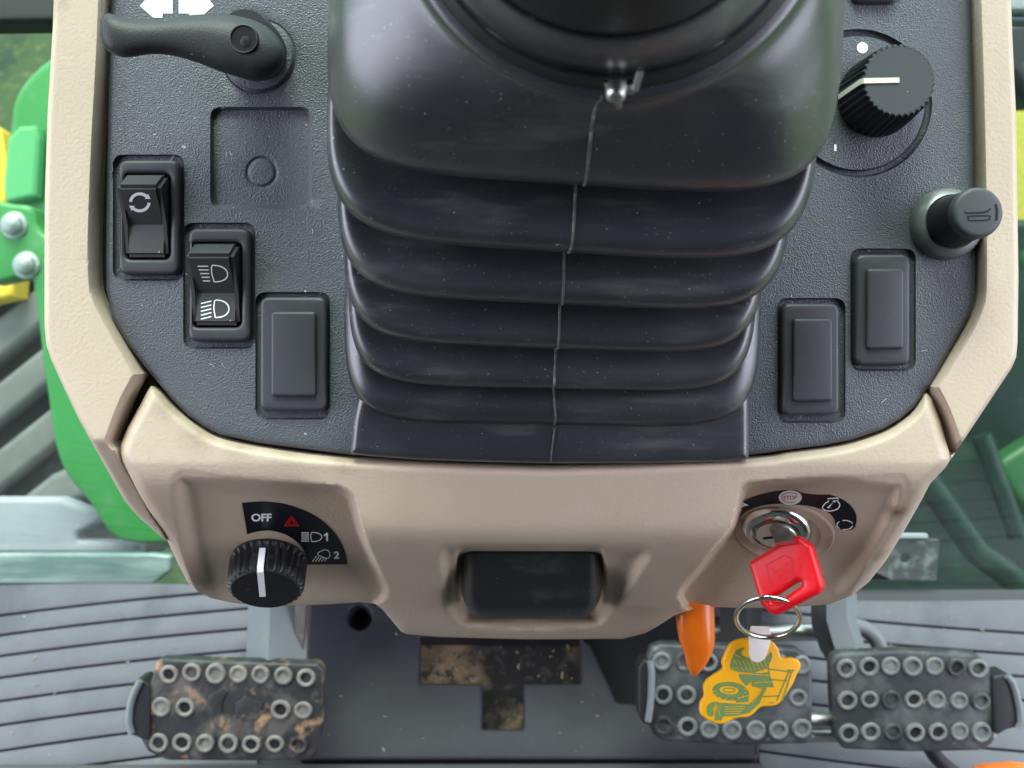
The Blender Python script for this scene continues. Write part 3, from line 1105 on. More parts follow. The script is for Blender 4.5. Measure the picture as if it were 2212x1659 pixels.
def rocker(bz, slot, label, icons):
    x0, y0, x1, y1 = bz
    c = W((x0 + x1) / 2, (y0 + y1) / 2, -2)
    t = thing('rocker_switch', c, label, 'rocker switch', 'rocker switches on the left of the panel')
    mb = MB()
    slab(mb, [rrect(*bz, 20, 7), rrect(*slot, 16, 6)], P0(), 3.0, -2.0, 1.3)
    slab(mb, [rrect(slot[0] - 6, slot[1] - 6, slot[2] + 6, slot[3] + 6, 10)], P0(), -1.8, -2.4, 0, mi=1)
    part('bezel', mb, ['bezel', 'void'], t)
    # tilting button: upper half stands proud
    xa, xb = W(slot[0] + 4, 0, 2).x, W(slot[2] - 3, 0, 2).x
    H = slot[3] - slot[1]
    yb = W(0, slot[3] - 5, 2.5).y
    ym = W(0, slot[1] + H * 0.60, 2.6).y
    yp = W(0, slot[1] + H * 0.17 - 3, 12).y
    yt = W(0, slot[1] + H * 0.03, 3.0).y
    prof = [(yb, -1.5), (yb, 3.4), (ym, 2.6), (yp, 12), (yt + 0.5, 3.0), (yt, -1.5)]
    bm = bmesh.new()
    va = [bm.verts.new((xa, p[0], p[1])) for p in prof]
    vb = [bm.verts.new((xb, p[0], p[1])) for p in prof]
    k = len(prof)
    for i in range(k):
        j = (i + 1) % k
        bm.faces.new((va[i], va[j], vb[j], vb[i]))
    bm.faces.new(va[::-1]); bm.faces.new(vb)
    ed = [e for e in bm.edges if not (abs(e.verts[0].co.y - ym) < 1e-6 and abs(e.verts[1].co.y - ym) < 1e-6) and max(e.verts[0].co.z, e.verts[1].co.z) > 0]
    bmesh.ops.bevel(bm, geom=ed, offset=1.3, segments=4, affect='EDGES', clamp_overlap=True)
    bm.verts.ensure_lookup_table()
    mb = MB().add([v.co.copy() for v in bm.verts], [[v.index for v in f.verts] for f in bm.faces])
    bm.verts.index_update()
    bm.free()
    rk = part('rocker', mb, 'rocker', t, angle=27)
    up = Plane((xa, ym, 2.6), (0, -(12 - 2.6), (yp - ym)))
    lo = Plane((xa, ym, 2.6), (0, -(2.6 - 3.4) * 1.0, (ym - yb)))
    for kind, which, a in icons:
        mb = MB()
        pp = up if which == 'up' else lo
        if kind == 'lamp':
            lamp_icon(mb, pp, 0.08, *a)
        else:
            cx, cy, r_ = a
            for s0 in (0, math.pi):
                arc = [(cx + r_ * math.cos(s0 + math.pi + q), cy + r_ * 0.92 * math.sin(s0 + math.pi + q)) for q in np.linspace(0.05, 2.35, 14)]
                stroke(mb, arc, 6.5, pp, 0.08)
                e = Vector(arc[-1]); d = (Vector(arc[-1]) - Vector(arc[-3])).normalized()
                nn = Vector((-d.y, d.x))
                tri = [e - nn * 6.5, e + nn * 6.5, e + d * 11]
                mb.add([pp.hit(p.x, p.y, 0.08) for p in tri], [(0, 1, 2)])
        part('symbol', mb, 'white', rk)
    return t
rocker((255, 345, 386, 592), (268, 373, 367, 560), 'uppermost rocker switch marked with two white circling arrows',
       [('arrows', 'up', (302, 437, 20))])
rocker((406, 493, 539, 737), (413, 522, 521, 707), 'rocker switch marked with two white headlamp symbols',
       [('lamp', 'up', (426, 573, 66, 36, 2.6, 0.12, 0.0)), ('lamp', 'lo', (434, 648, 63, 38, 2.6, 0.0, 0.22))])

# ------------------------------------------------------------------ dials, horn button, lever
def sidemark(plane, c, r0, r1, h, ang, w):
    pass

# right ribbed dial
c = pl.uv(1893, 212)
t = thing('ribbed_dial', W(1893, 212), 'flat topped ribbed black dial with cream pointer beside the boot', 'dial')
mb = MB()
lathe(mb, pl, c, [(13.4, -1), (13.6, 0.5), (13.7, 2), (12.2, 20.2), (11.9, 20.8)], 360, 0, (36, 0.75, 1.9, 20.9), cap=False)
lathe(mb, pl, c, [(11.9, 20.8), (11.3, 21.0)], 360, 0, (36, 0.6, 20.7, 20.9))
part('knob', mb, 'black', t)
mb = MB()
lathe(mb, pl, c, [(11.6, 20.6), (11.45, 21.05)], 360, 0, (36, 0.7, 20.5, 21.1))
part('knob_face', mb, 'knobcap', t)
mb = MB()
w_ = 0.85
dirv = Vector((-0.995, -0.02)).normalized()
nv = Vector((-dirv.y, dirv.x))
def kp(r_, h, s):
    q = Vector(c) + dirv * r_ + nv * s
    return Vector((q.x, q.y, h))
prof = [(1.0, 20.9), (1.0, 21.5), (11.7, 21.5), (12.4, 20.6), (13.6, 3), (12.2, 3), (11.0, 20.0)]
prof = [(0.0, 20.9), (0.0, 21.5), (11.6, 21.5), (12.5, 20.4), (14.0, 2.5), (12.4, 2.5), (11.2, 20.0)]
vs = [kp(a, b, -w_) for a, b in prof] + [kp(a, b, w_) for a, b in prof]
k = len(prof)
mb.add(vs, [(i, (i + 1) % k, k + (i + 1) % k, k + i) for i in range(k)] + [tuple(range(k)), tuple(range(2 * k - 1, k - 1, -1))])
part('pointer', mb, 'cream', t)

# horn button
c = pl.uv(2042, 485)
t = thing('horn_button', W(2042, 485), 'round black push button with horn symbol on a grey collar', 'push button')
mb = MB()
lathe(mb, pl, c, [(12.4, -1), (12.4, 0.5), (12.0, 3), (11.0, 5), (9.4, 6), (8.6, 5.4)], 72, cap=False)
part('collar', mb, 'collar', t)
mb = MB()
lathe(mb, pl, c, [(8.9, 1), (8.8, 7), (8.2, 17), (8.1, 22)], 72, cap=False)
part('barrel', mb, 'black', t)
mb = MB()
lathe(mb, pl, c, [(8.1, 21.4), (8.25, 22), (8.25, 24), (8.0, 25.0), (7.4, 25.6), (6.6, 25.75), (0.3, 25.75)], 72)
bt = part('button_cap', mb, 'knobcap', t)
mb = MB()
stroke(mb, [(2084, 457), (2087, 460), (2124, 459), (2134, 456), (2140, 450)], 3.2, pl, 25.9)
stroke(mb, [(2151, 441), (2154, 452), (2153, 476)], 4.5, pl, 25.9)
stroke(mb, catmull([(2094, 467), (2136, 466), (2138, 471), (2134, 475), (2096, 476), (2092, 471)], 4), 2.6, pl, 25.9, closed=True)
part('horn_symbol', mb, 'void', bt)

# reverser lever
t = thing('shuttle_lever', W(558, 121), 'curved black hand lever with a recessed screw, by the arrow symbol', 'lever')
mb = MB()
c = pl.uv(558, 121)
lathe(mb, pl, c, [(12.2, -1), (12.2, 1.2), (11.8, 1.7), (10.5, 1.9), (0.5, 1.9)], 72)
part('base_disc', mb, 'panel', t)
mb = MB()
cu = pl.uv(563, 119)
lathe(mb, pl, cu, [(9.4, 1), (9.6, 8), (9.2, 16), (8.0, 22)], 48)
part('hub', mb, 'lever', t)
secs = [  # px, top, bottom, z centre, half thickness
    (217, 44, 80, 33, 2.5), (222, 34, 96, 33, 4.2), (235, 29, 111, 33, 5.0), (255, 33, 121, 32.5, 5.5), (280, 39, 124, 32, 5.6), (330, 41, 117, 31, 5.6),
    (380, 36, 122, 30, 6.0), (430, 31, 137, 29, 6.8), (480, 30, 156, 28, 7.8), (520, 36, 168, 27, 8.4), (555, 46, 176, 26, 8.8), (585, 64, 168, 25, 8.6),
    (602, 82, 154, 24.5, 7.8), (612, 100, 140, 24, 6.0), (616, 112, 130, 24, 3.0)]
S2 = catmull(secs, 4, False)
NS = 28
vs, fs = [], []
for s in S2:
    x, y0, y1, zc, ht = s
    for i in range(NS):
        a = 2 * math.pi * i / NS
        ca, sa = math.cos(a), math.sin(a)
        e = 2.6
        r_ = (abs(ca) ** e + abs(sa) ** e) ** (-1 / e)
        py = (y0 + y1) / 2 + (y1 - y0) / 2 * ca * r_
        vs.append(W(x, py, zc + ht * sa * r_))
for k in range(len(S2) - 1):
    for i in range(NS):
        j = (i + 1) % NS
        fs.append((k * NS + i, k * NS + j, (k + 1) * NS + j, (k + 1) * NS + i))
fs += [tuple(range(NS)), tuple((len(S2) - 1) * NS + i for i in range(NS))]
part('handle', MB().add(vs, fs), 'lever', t, angle=70)
mb = MB()
hp = Plane(W(527, 84, 35.6), (0.02, -0.08, 1))
lathe(mb, hp, (0, 0), [(4.5, -2), (4.5, 0.25), (4.2, 0.4), (3.9, 0.2), (3.8, -0.1)], 40, cap=False)
slab(mb, [circle(0, 0, 3.9, 32)], hp, 0.06, -1, 0, mi=1, uv=True)
part('screw_recess', mb, ['lever', 'void'], t)
mb = MB()
slab(mb, [circle(0.5, -0.9, 1.7, 20)], hp, 0.16, 0.0, 0.1, uv=True, seg=2)
part('screw', mb, 'knob', t)

# headlight rotary switch in the left pod
mb = MB()
dec = [(523, 1087), (564, 1084), (592, 1086), (617, 1090), (661, 1105), (697, 1127), (723, 1153), (743, 1187), (750, 1219)]
dec2 = [(664, 1220), (660, 1196), (644, 1173), (617, 1155), (582, 1146), (552, 1149), (534, 1154)]
dl = thing('light_switch', podL.hit(580, 1212), 'ribbed black rotary light switch with white pointer under its OFF, 1, 2 scale', 'rotary switch')
mb = MB()
flat(mb, [catmull(dec, 4, False) + catmull(dec2, 4, False)], podL, 0.25, th=0.3)
dd = part('scale_decal', mb, 'decal', dl)
mb = MB()
text_loops(mb, 'OFF', 565, 1118, 17, podL, 0.33, bold=0.03, sx=1.12)
text_loops(mb, '1', 706.5, 1160, 18, podL, 0.33, bold=0.035)
mb.add([podL.hit(x, y, 0.35) for x, y in ((705.5, 1151), (705.5, 1156.5), (699.5, 1158.5), (699.5, 1155))], [(0, 1, 2, 3)])
text_loops(mb, '2', 727, 1199, 16, podL, 0.33, bold=0.035, sx=1.15)
part('lettering', mb, 'white', dd)
mb = MB()
lamp_icon(mb, podL, 0.33, 651, 1150, 46, 20, 1.9)
# dipped lamp: tilted outline with slanting beams
dome = [(686, 1198), (694, 1190), (706, 1188), (712, 1194), (712, 1202), (706, 1206)]
stroke(mb, catmull(dome, 4), 1.9, podL, 0.33, closed=True)
for i in range(5):
    stroke(mb, [(684 + i * 5.2, 1201 + i * 1.4), (675 + i * 6.6, 1213.5 - i * 0.2)], 1.9, podL, 0.33)
part('lamp_symbol', mb, 'white', dd)
mb = MB()
tri = lambda s: [(629.5, 1117.5 + 15 - 15 * s), (629.5 + 16 * s, 1132.5 + 3 * s), (629.5 - 16 * s, 1132.5 + 3 * s)]
for s, w_ in ((0.92, 2.2), (0.52, 1.8)):
    cxx, cyy = 630, 1128
    p3 = [(cxx, cyy - 14 * s), (cxx + 16.5 * s, cyy + 8 * s), (cxx - 16.5 * s, cyy + 8 * s)]
    for a, b in ((0, 1), (1, 2), (2, 0)):
        stroke(mb, [p3[a], p3[b]], w_, podL, 0.33)
part('hazard_symbol', mb, 'redprint', dd)
c = podL.uv(581, 1208)
mb = MB()
lathe(mb, podL, c, [(14.2, 0.2), (14.6, 1.5), (14.7, 3.0), (14.6, 9.5), (14.2, 12.6)], 300, 0, (30, 1.5, 2.9, 13.2), cap=False)
lathe(mb, podL, c, [(14.2, 12.6), (13.7, 13.3), (12.7, 13.7)], 300, 0, (30, 1.5, 12, 13.4), cap=False)
part('knob', mb, 'knob', dl)
mb = MB()
lathe(mb, podL, c, [(12.9, 13.5), (12.5, 13.9), (0.5, 13.9)], 96)
part('knob_face', mb, 'cap2', dl)
mb = MB()
# white pointer: over the face and down the ribbed side facing the camera
ps = Plane(podL.o, podL.n)
def kp2(v, h, s, skew=0.0):
    return podL.pos(c[0] + s + skew, c[1] + v, h)
prof = [(-3.5, 13.8), (-3.5, 14.5), (13.2, 14.5), (14.2, 13.7), (15.0, 12.6), (15.1, 5.0), (14.0, 5.0), (13.4, 13.0)]
k = len(prof)
w_ = 1.15
vs = [kp2(a, b, -w_, 0.12 * a - 1.17) for a, b in prof] + [kp2(a, b, w_, 0.12 * a - 1.17) for a, b in prof]
mb.add(vs, [(i, (i + 1) % k, k + (i + 1) % k, k + i) for i in range(k)] + [tuple(range(k)), tuple(range(2 * k - 1, k - 1, -1))])
part('pointer', mb, 'white', dl)

# ignition lock in the right pod
ig = thing('ignition_lock', podR.hit(1676, 1135), 'round chrome ignition lock with black symbol ring and STOP mark', 'ignition lock')
mb = MB()
o1 = [(1574, 1113), (1592, 1093), (1622, 1076), (1660, 1065), (1705, 1059), (1755, 1060), (1800, 1071), (1832, 1088), (1848, 1110), (1849, 1130), (1843, 1142), (1830, 1146)]
i1 = [(1815, 1143), (1806, 1136), (1802, 1122), (1790, 1108), (1765, 1097), (1735, 1091), (1700, 1091), (1665, 1096), (1630, 1107), (1604, 1121), (1586, 1135)]
flat(mb, [catmull(o1, 4, False) + catmull(i1, 4, False)], podR, 0.25, th=0.3)
dd = part('scale_decal', mb, 'decal', ig)
mb = MB()
flat(mb, [circle(1707, 1075, 25, 36, 15.5)], podR, 0.33, th=0.1)
part('stop_disc', mb, 'white', dd)
mb = MB()
text_loops(mb, 'STOP', 1707, 1075, 8, podR, 0.4, bold=0.01, sx=1.1)
stroke(mb, [(1707 + 18 * math.cos(a), 1075 + 11 * math.sin(a)) for a in np.linspace(0.9, math.pi * 2 - 4.05 + 3.3, 30)], 1.2, podR, 0.4)
stroke(mb, [(1707 + 18 * math.cos(a), 1075 + 11 * math.sin(a)) for a in np.linspace(-2.6, -0.5, 20)], 1.2, podR, 0.4)
part('stop_lettering', mb, 'redprint', dd)
mb = MB()
# spark
mb.add([podR.hit(x, y, 0.33) for x, y in ((1590, 1108), (1606, 1094), (1603, 1092), (1618, 1092), (1603, 1084), (1607, 1090), (1594, 1089), (1600, 1096))], [(0, 1, 2, 7), (1, 3, 4, 5), (2, 1, 5, 6)])
part('ignition_symbol', mb, 'white', dd)
mb = MB()
# engine
stroke(mb, catmull([(1783, 1087), (1777, 1095), (1780, 1101), (1792, 1104), (1808, 1100), (1814, 1092), (1812, 1085)], 4, False), 2.4, podR, 0.33)
stroke(mb, [(1783, 1087), (1790, 1083), (1788, 1077), (1811, 1076), (1811, 1080), (1807, 1081), (1812, 1086)], 2.4, podR, 0.33)
mb.add([podR.hit(x, y, 0.33) for x, y in ((1786, 1097), (1801, 1084), (1797, 1083), (1805, 1080), (1804, 1086), (1791, 1096), (1796, 1098))], [(0, 1, 5, 6), (2, 3, 4, 1)])
part('ignition_symbol', mb, 'white', dd)
mb = MB()
# turning arrows
for a0 in (0.2, 2.3, 4.4):
    stroke(mb, [(1825 + 17 * math.cos(a), 1134 + 10 * math.sin(a)) for a in np.linspace(a0, a0 + 1.6, 10)], 2.2, podR, 0.33)
part('ignition_symbol', mb, 'white', dd)
c = podR.uv(1678, 1137)
mb = MB()
lathe(mb, podR, podR.uv(1694, 1152), [(18.6, 0.05), (18.5, 0.35), (17.8, 0.7), (17.0, 0.4), (13.5, 0.3)], 80, cap=False)
part('boss', mb, 'beige', ig)
mb = MB()
lathe(mb, podR, c, [(13.0, 0.2), (13.0, 1.2), (12.4, 2.6), (10.8, 3.8), (9.2, 4.0), (8.2, 3.2), (7.8, 2.6), (7.5, 2.6)], 72, cap=False)
part('lock_ring', mb, 'chrome', ig)
mb = MB()
lathe(mb, podR, c, [(7.5, 2.0), (7.5, 4.4), (7.1, 4.9), (0.4, 4.9)], 56)
a = podR.pos(c[0], c[1], 0) 
ku = Vector((0.87, 0.50))
kn = Vector((-ku.y, ku.x))
def lk(u, v):
    q = Vector(c) + ku * u + kn * v
    return (q.x, q.y)
slab(mb, [[lk(-5, -0.7), lk(5, -0.7), lk(5, 0.7), lk(-5, 0.7)]], podR, 5.0, 4.7, 0, mi=1, uv=True)
part('lock_barrel', mb, ['steel', 'void'], ig)

# key: blade along the lock axis, red head
kc = podR.pos(c[0], c[1], 5)
kpl = Plane(W(1697, 1243, -16), (-0.42, 0.18, 0.89))
key = thing('ignition_key', kc, 'red plastic headed key turned in the ignition lock', 'key')
mb = MB()
hd = W(1695, 1172, -17)
blade = MB()
bx = (podR.x * ku.x + podR.y * ku.y)
bt_ = bx.cross(podR.n)
q0, q1 = kc - podR.n * 6, kc.lerp(hd, 1.1)
for q in (q0, q1):
    for a_, b_ in ((-3.6, -0.9), (3.6, -0.9), (3.6, 0.9), (-3.6, 0.9)):
        mb.v.append(tuple(q + bx * a_ + bt_ * b_))
mb.f += [(0, 1, 5, 4), (1, 2, 6, 5), (2, 3, 7, 6), (3, 0, 4, 7), (4, 5, 6, 7)]
mb.mi += [0] * 5
part('blade', mb, 'steel', key)
khead = fillet([(1615, 1214), (1712, 1157), (1727, 1158), (1752, 1177), (1778, 1266), (1768, 1281), (1676, 1329), (1662, 1325), (1642, 1306)],
               [12, 14, 12, 16, 16, 16, 12, 10, 12], 6)
slot_ = fillet([(1668, 1291), (1722, 1256), (1731, 1257), (1730, 1265), (1680, 1300), (1666, 1300)], 4, 3)
mb = MB()
slab(mb, [khead, slot_], kpl, 0, -6.5, 2.0, back=True, seg=5)
kh = part('key_head', mb, 'redkey', key)
mb = MB()
emb = fillet([(1655, 1221), (1695, 1199), (1710, 1206), (1716, 1246), (1706, 1255), (1672, 1266), (1664, 1258)], 6, 4)
stroke(mb, emb, 2.6, kpl, 0.12, closed=True)
stroke(mb, catmull([(1664, 1226), (1676, 1234), (1690, 1229), (1700, 1238), (1708, 1246), (1698, 1251)], 4, False), 3.2, kpl, 0.12)
stroke(mb, catmull([(1670, 1238), (1682, 1241), (1688, 1250)], 4, False), 1.8, kpl, 0.12)
stroke(mb, [(1694, 1226), (1700, 1214), (1703, 1220)], 1.6, kpl, 0.12)
stroke(mb, [(1622, 1216), (1700, 1166), (1722, 1170)], 1.6, kpl, 0.1)
part('emblem', mb, 'redprint', kh)

# split ring
kr = thing('key_ring', W(1659, 1336, -30), 'silver split ring hanging from the red key', 'key ring')
mb = MB()
pts = []
for i in range(150):
    a = 2 * math.pi * i / 75
    o_ = 0.9 if i > 75 else -0.9
    o_ = -0.95 + 1.9 * i / 150
    pts.append(W(1659 + (69 + o_ * 1.2) * math.cos(a - 0.6), 1334 + (43 + o_ * 1.6) * math.sin(a - 0.6), -26 + 14 * math.sin(a - 0.6) * -1 + o_ * 0.5))
tube(mb, pts, 0.85, 10)
part('ring', mb, 'chrome', kr)

# tag
tpl = Plane(W(1620, 1470, -52), (0.05, 0.12, 1))
tg = thing('key_tag', W(1620, 1470, -54), 'yellow rubber key tag printed with a green tractor', 'key tag')
tag_px = [(1625, 1379), (1600, 1381), (1580, 1391), (1570, 1408), (1565, 1420), (1561, 1433), (1563, 1445), (1545, 1457), (1528, 1470), (1521, 1486),
          (1523, 1503), (1514, 1519), (1514, 1540), (1522, 1551), (1538, 1560), (1556, 1565), (1569, 1562), (1585, 1554), (1600, 1551), (1616, 1550), (1629, 1542), (1645, 1528),
          (1675, 1525), (1690, 1513), (1713, 1479), (1721, 1460), (1731, 1440), (1726, 1427), (1713, 1421), (1689, 1421), (1684, 1406), (1675, 1391), (1660, 1382)]
mb = MB()
slab(mb, [catmull(tag_px, 3)], tpl, 0, -2.6, 0.8, back=True, seg=3)
tb = part('tag_body', mb, 'yellow', tg)
mb = MB()
H = 0.1
def T(lp, hole=None):
    global H
    H += 0.012
    flat(mb, [lp] + ([hole] if hole else []), tpl, H, th=0.1)
def rot(lp, c_, a_):
    ca, sa = math.cos(a_), math.sin(a_)
    return [(c_[0] + (x - c_[0]) * ca - (y - c_[1]) * sa, c_[1] + (x - c_[0]) * sa + (y - c_[1]) * ca) for x, y in lp]
T(rot(circle(1577, 1493, 38, 40, 20), (1577, 1493), 0.08), rot(circle(1575, 1491, 21, 30, 9), (1577, 1493), 0.08))
stroke(mb, circle(1575, 1491, 13, 24, 4.5), 2.2, tpl, H, closed=True)
T(catmull([(1586, 1412), (1594, 1402), (1610, 1399), (1602, 1406), (1602, 1414), (1614, 1420), (1635, 1422), (1655, 1420), (1665, 1408), (1668, 1420), (1662, 1434), (1655, 1445),
           (1628, 1453), (1600, 1452), (1580, 1446), (1578, 1432)], 3))
T([(1595, 1457), (1662, 1452), (1655, 1465), (1625, 1470), (1612, 1482), (1600, 1468)])
T([(1625, 1466), (1665, 1462), (1672, 1484), (1640, 1486), (1624, 1482)])
T([(1550, 1518), (1590, 1520), (1618, 1522), (1640, 1500), (1646, 1486), (1655, 1486), (1640, 1520), (1618, 1540), (1590, 1546), (1562, 1548), (1558, 1556), (1544, 1556), (1546, 1538)])
T(catmull([(1530, 1522), (1545, 1516), (1556, 1520), (1542, 1526), (1542, 1540), (1537, 1548), (1527, 1540)], 3))
T([(1592, 1500), (1618, 1492), (1616, 1516), (1590, 1518)])
for a_ in (((1660, 1445), (1712, 1452)), ((1660, 1440), (1662, 1462)), ((1712, 1446), (1690, 1514)), ((1706, 1446), (1678, 1514)), ((1660, 1468), (1700, 1470)), ((1640, 1505), (1684, 1503)),
           ((1655, 1486), (1644, 1505)), ((1605, 1446), (1655, 1462)), ((1661, 1518), (1672, 1518)), ((1700, 1447), (1716, 1449))):
    stroke(mb, list(a_), 2.6, tpl, H)
for k in range(9):      # tread cuts and panel lines in the print
    a_ = -0.3 + k * 0.42
    stroke(mb, [(1577 + 31 * math.cos(a_), 1493 + 16 * math.sin(a_)), (1577 + 38 * math.cos(a_ + 0.12), 1493 + 20 * math.sin(a_ + 0.12))], 1.3, tpl, 0.28, mi=1)
for k in range(8):
    stroke(mb, [(1584 + k * 9.5, 1424 + 0.5 * k), (1592 + k * 9.2, 1436 + 0.6 * k)], 1.3, tpl, 0.28, mi=1)
    stroke(mb, [(1581 + k * 9.5, 1441), (1588 + k * 9.2, 1449)], 1.1, tpl, 0.28, mi=1)
for k in range(4):
    stroke(mb, [(1566, 1527 + k * 5), (1612 + k * -4, 1526 + k * 5)], 1.2, tpl, 0.28, mi=1)
for p_ in (((1586, 1413), (1600, 1421)), ((1600, 1455), (1660, 1459)), ((1628, 1475), (1668, 1473)), ((1625, 1519), (1648, 1488)), ((1545, 1520), (1556, 1546)), ((1594, 1508), (1617, 1502))):
    stroke(mb, list(p_), 1.6, tpl, 0.28, mi=1)
part('tractor_print', mb, ['greenprint', 'yellow'], tb)
mb = MB()
cpt = Plane(W(1640, 1400, -47), (0.03, 0.1, 1))
slab(mb, [fillet([(1620, 1374), (1668, 1374), (1661, 1402), (1652, 1425), (1640, 1432), (1625, 1429), (1621, 1415)], [1, 1, 3, 8, 8, 8, 6], 4)], cpt, 0, -2.2, 0.5, seg=2, back=True)
slab(mb, [fillet([(1622, 1351), (1661, 1352), (1669, 1376), (1619, 1376)], [3, 3, 1, 1], 3)], Plane(W(1644, 1374, -47), (0.03, 0.75, 0.7)), 0, -2.0, 0.4, seg=2, back=True)
part('strap', mb, 'clipw', tg)

# latch in the middle bay
lt = thing('tilt_latch', W(1148, 1260, -45), 'rounded black paddle latch in the middle bay of the beige fascia', 'latch')
mb = MB()
NXL, NYL = 48, 30
vs, fs = [], []
for j in range(NYL + 1):
    v = j / NYL
    for i in range(NXL + 1):
        u = i / NXL
        # a swelling paddle with a rounded lower lip
        xx = 2 * u - 1
        half = 152 - 20 * max(0, (v - 0.55) / 0.45) ** 2.2 * 1.0
        py = 1176 + 160 * v
        cornr = max(0, abs(xx) - 0.82) / 0.18
        py -= 14 * cornr ** 2 * (v ** 3)
        zz = -33 - 14 * v - 10 * max(0, (v - 0.8) / 0.2) ** 2 - 9 * (max(0, abs(xx) - 0.78) / 0.22) ** 2.2 - 8 * max(0, 0.12 - v) / 0.12
        vs.append(W(1148 + half * xx, py, zz))
for j in range(NYL):
    for i in range(NXL):
        a_ = j * (NXL + 1) + i
        fs.append((a_, a_ + 1, a_ + NXL + 2, a_ + NXL + 1))
mb.add(vs, fs)
# side walls back into the bay
rim = [i for i in range(NXL + 1)] + [(j) * (NXL + 1) + NXL for j in range(1, NYL + 1)] + [NYL * (NXL + 1) + i for i in range(NXL - 1, -1, -1)] + [j * (NXL + 1) for j in range(NYL - 1, 0, -1)]
rv = [vs[i] for i in rim]
rb = [Vector((p.x * 0.98, p.y * 0.99, p.z - 12)) for p in rv]
m_ = len(rv)
mb.add(rv + rb, [(i, (i + 1) % m_, m_ + (i + 1) % m_, m_ + i) for i in range(m_)])
part('paddle', mb, 'latch', lt, angle=50)

# ================================================================== below the console
# ribbed floor mats
def matstrips(lines, xl, xr, sign=1):
    """Strips between successive groove lines; lines = [(y at xl, y at xr)]."""
    mb = MB()
    for (a, b), (c_, d_) in zip(lines[:-1], lines[1:]):
        g = 2.6
        n_ = 8
        up, dn = [], []
        for i in range(n_ + 1):
            s = i / n_
            x = xl + (xr - xl) * s
            bow = sign * 5 * math.sin(math.pi * s)
            up.append((x, a + (b - a) * s + g - bow))
            dn.append((x, c_ + (d_ - c_) * s - g - bow))
        slab(mb, [up + dn[::-1]], floor_pl, 0, -5, 0.8, seg=2)
    return mb
LL = [(1263, 1263), (1337, 1282), (1380, 1321), (1425, 1362), (1472, 1404), (1523, 1452), (1575, 1500), (1631, 1550), (1690, 1605), (1760, 1670)]
LL = [(a, a + (b - a) * 1.0) for a, b in LL]
mL = matstrips([(1262, 1262)] + [(1337 + 0, 1272)] + [(1380, 1312), (1425, 1356), (1472, 1402), (1523, 1450), (1575, 1500), (1631, 1553), (1690, 1610), (1755, 1672)], -60, 556)
tag(part('rubber_floor_mat', mL, 'mat'), 'left half of the ridged grey rubber floor mat, under the single pedal', 'floor mat', 'ridged floor mats')
LR = [(1290, 1290), (1316, 1372), (1362, 1418), (1408, 1466), (1456, 1518), (1507, 1572), (1560, 1630), (1622, 1694), (1690, 1760)]
mR = matstrips(LR, 1640, 2290, -1)
tag(part('rubber_floor_mat', mR, 'mat'), 'right half of the ridged grey rubber floor mat, under the paired pedals', 'floor mat', 'ridged floor mats')

# tunnel cover with a T-shaped cut-out showing dried mud
tun = thing('tunnel_cover', W(1090, 1500, -400), 'slate grey floor tunnel cover with T-shaped muddy opening', 'tunnel cover')
tp = Plane(floor_pl.pos(0, 0, 22), floor_pl.n)
mb = MB()
slab(mb, [fillet([(655, 1250), (1262, 1250), (1262, 1385), (1275, 1392), (1332, 1516), (1400, 1522), (1640, 1535), (1640, 1632), (1634, 1640), (640, 1640), (655, 1500)],
                 [0, 0, 0, 4, 6, 4, 10, 6, 6, 14, 10]),
          fillet([(906, 1375), (1255, 1375), (1255, 1475), (1131, 1476), (1131, 1574), (1042, 1574), (1042, 1476), (906, 1475)], 4, 3),
          circle(776, 1333, 27, 28)], tp, 0, -24, 2.0)
part('cover_plate', mb, 'tunnel', tun)
mb = MB()
slab(mb, [[(880, 1360), (1280, 1360), (1280, 1500), (1150, 1600), (1020, 1600), (880, 1500)]], tp, -17, -22, 0)
part('muddy_recess', mb, 'mud', tun)
mb = MB()
slab(mb, [circle(776, 1333, 34, 24)], tp, -19, -22, 0)
part('bolt_hole', mb, 'void', tun)
mb = MB()
slab(mb, [[(-80, 1650), (1650, 1646), (1650, 1850), (-80, 1850)]], Plane(floor_pl.pos(0, 0, 26), floor_pl.n), 0, -28, 3)
tag(part('seat_base', mb, 'frame'), 'dark edge of the seat platform along the bottom of the picture', 'seat base')

# pedals
def pad_outline(cor, r_):
    return fillet(cor, r_, 6)

def c_ref(ol):
    return sum(p[0] for p in ol) / len(ol)

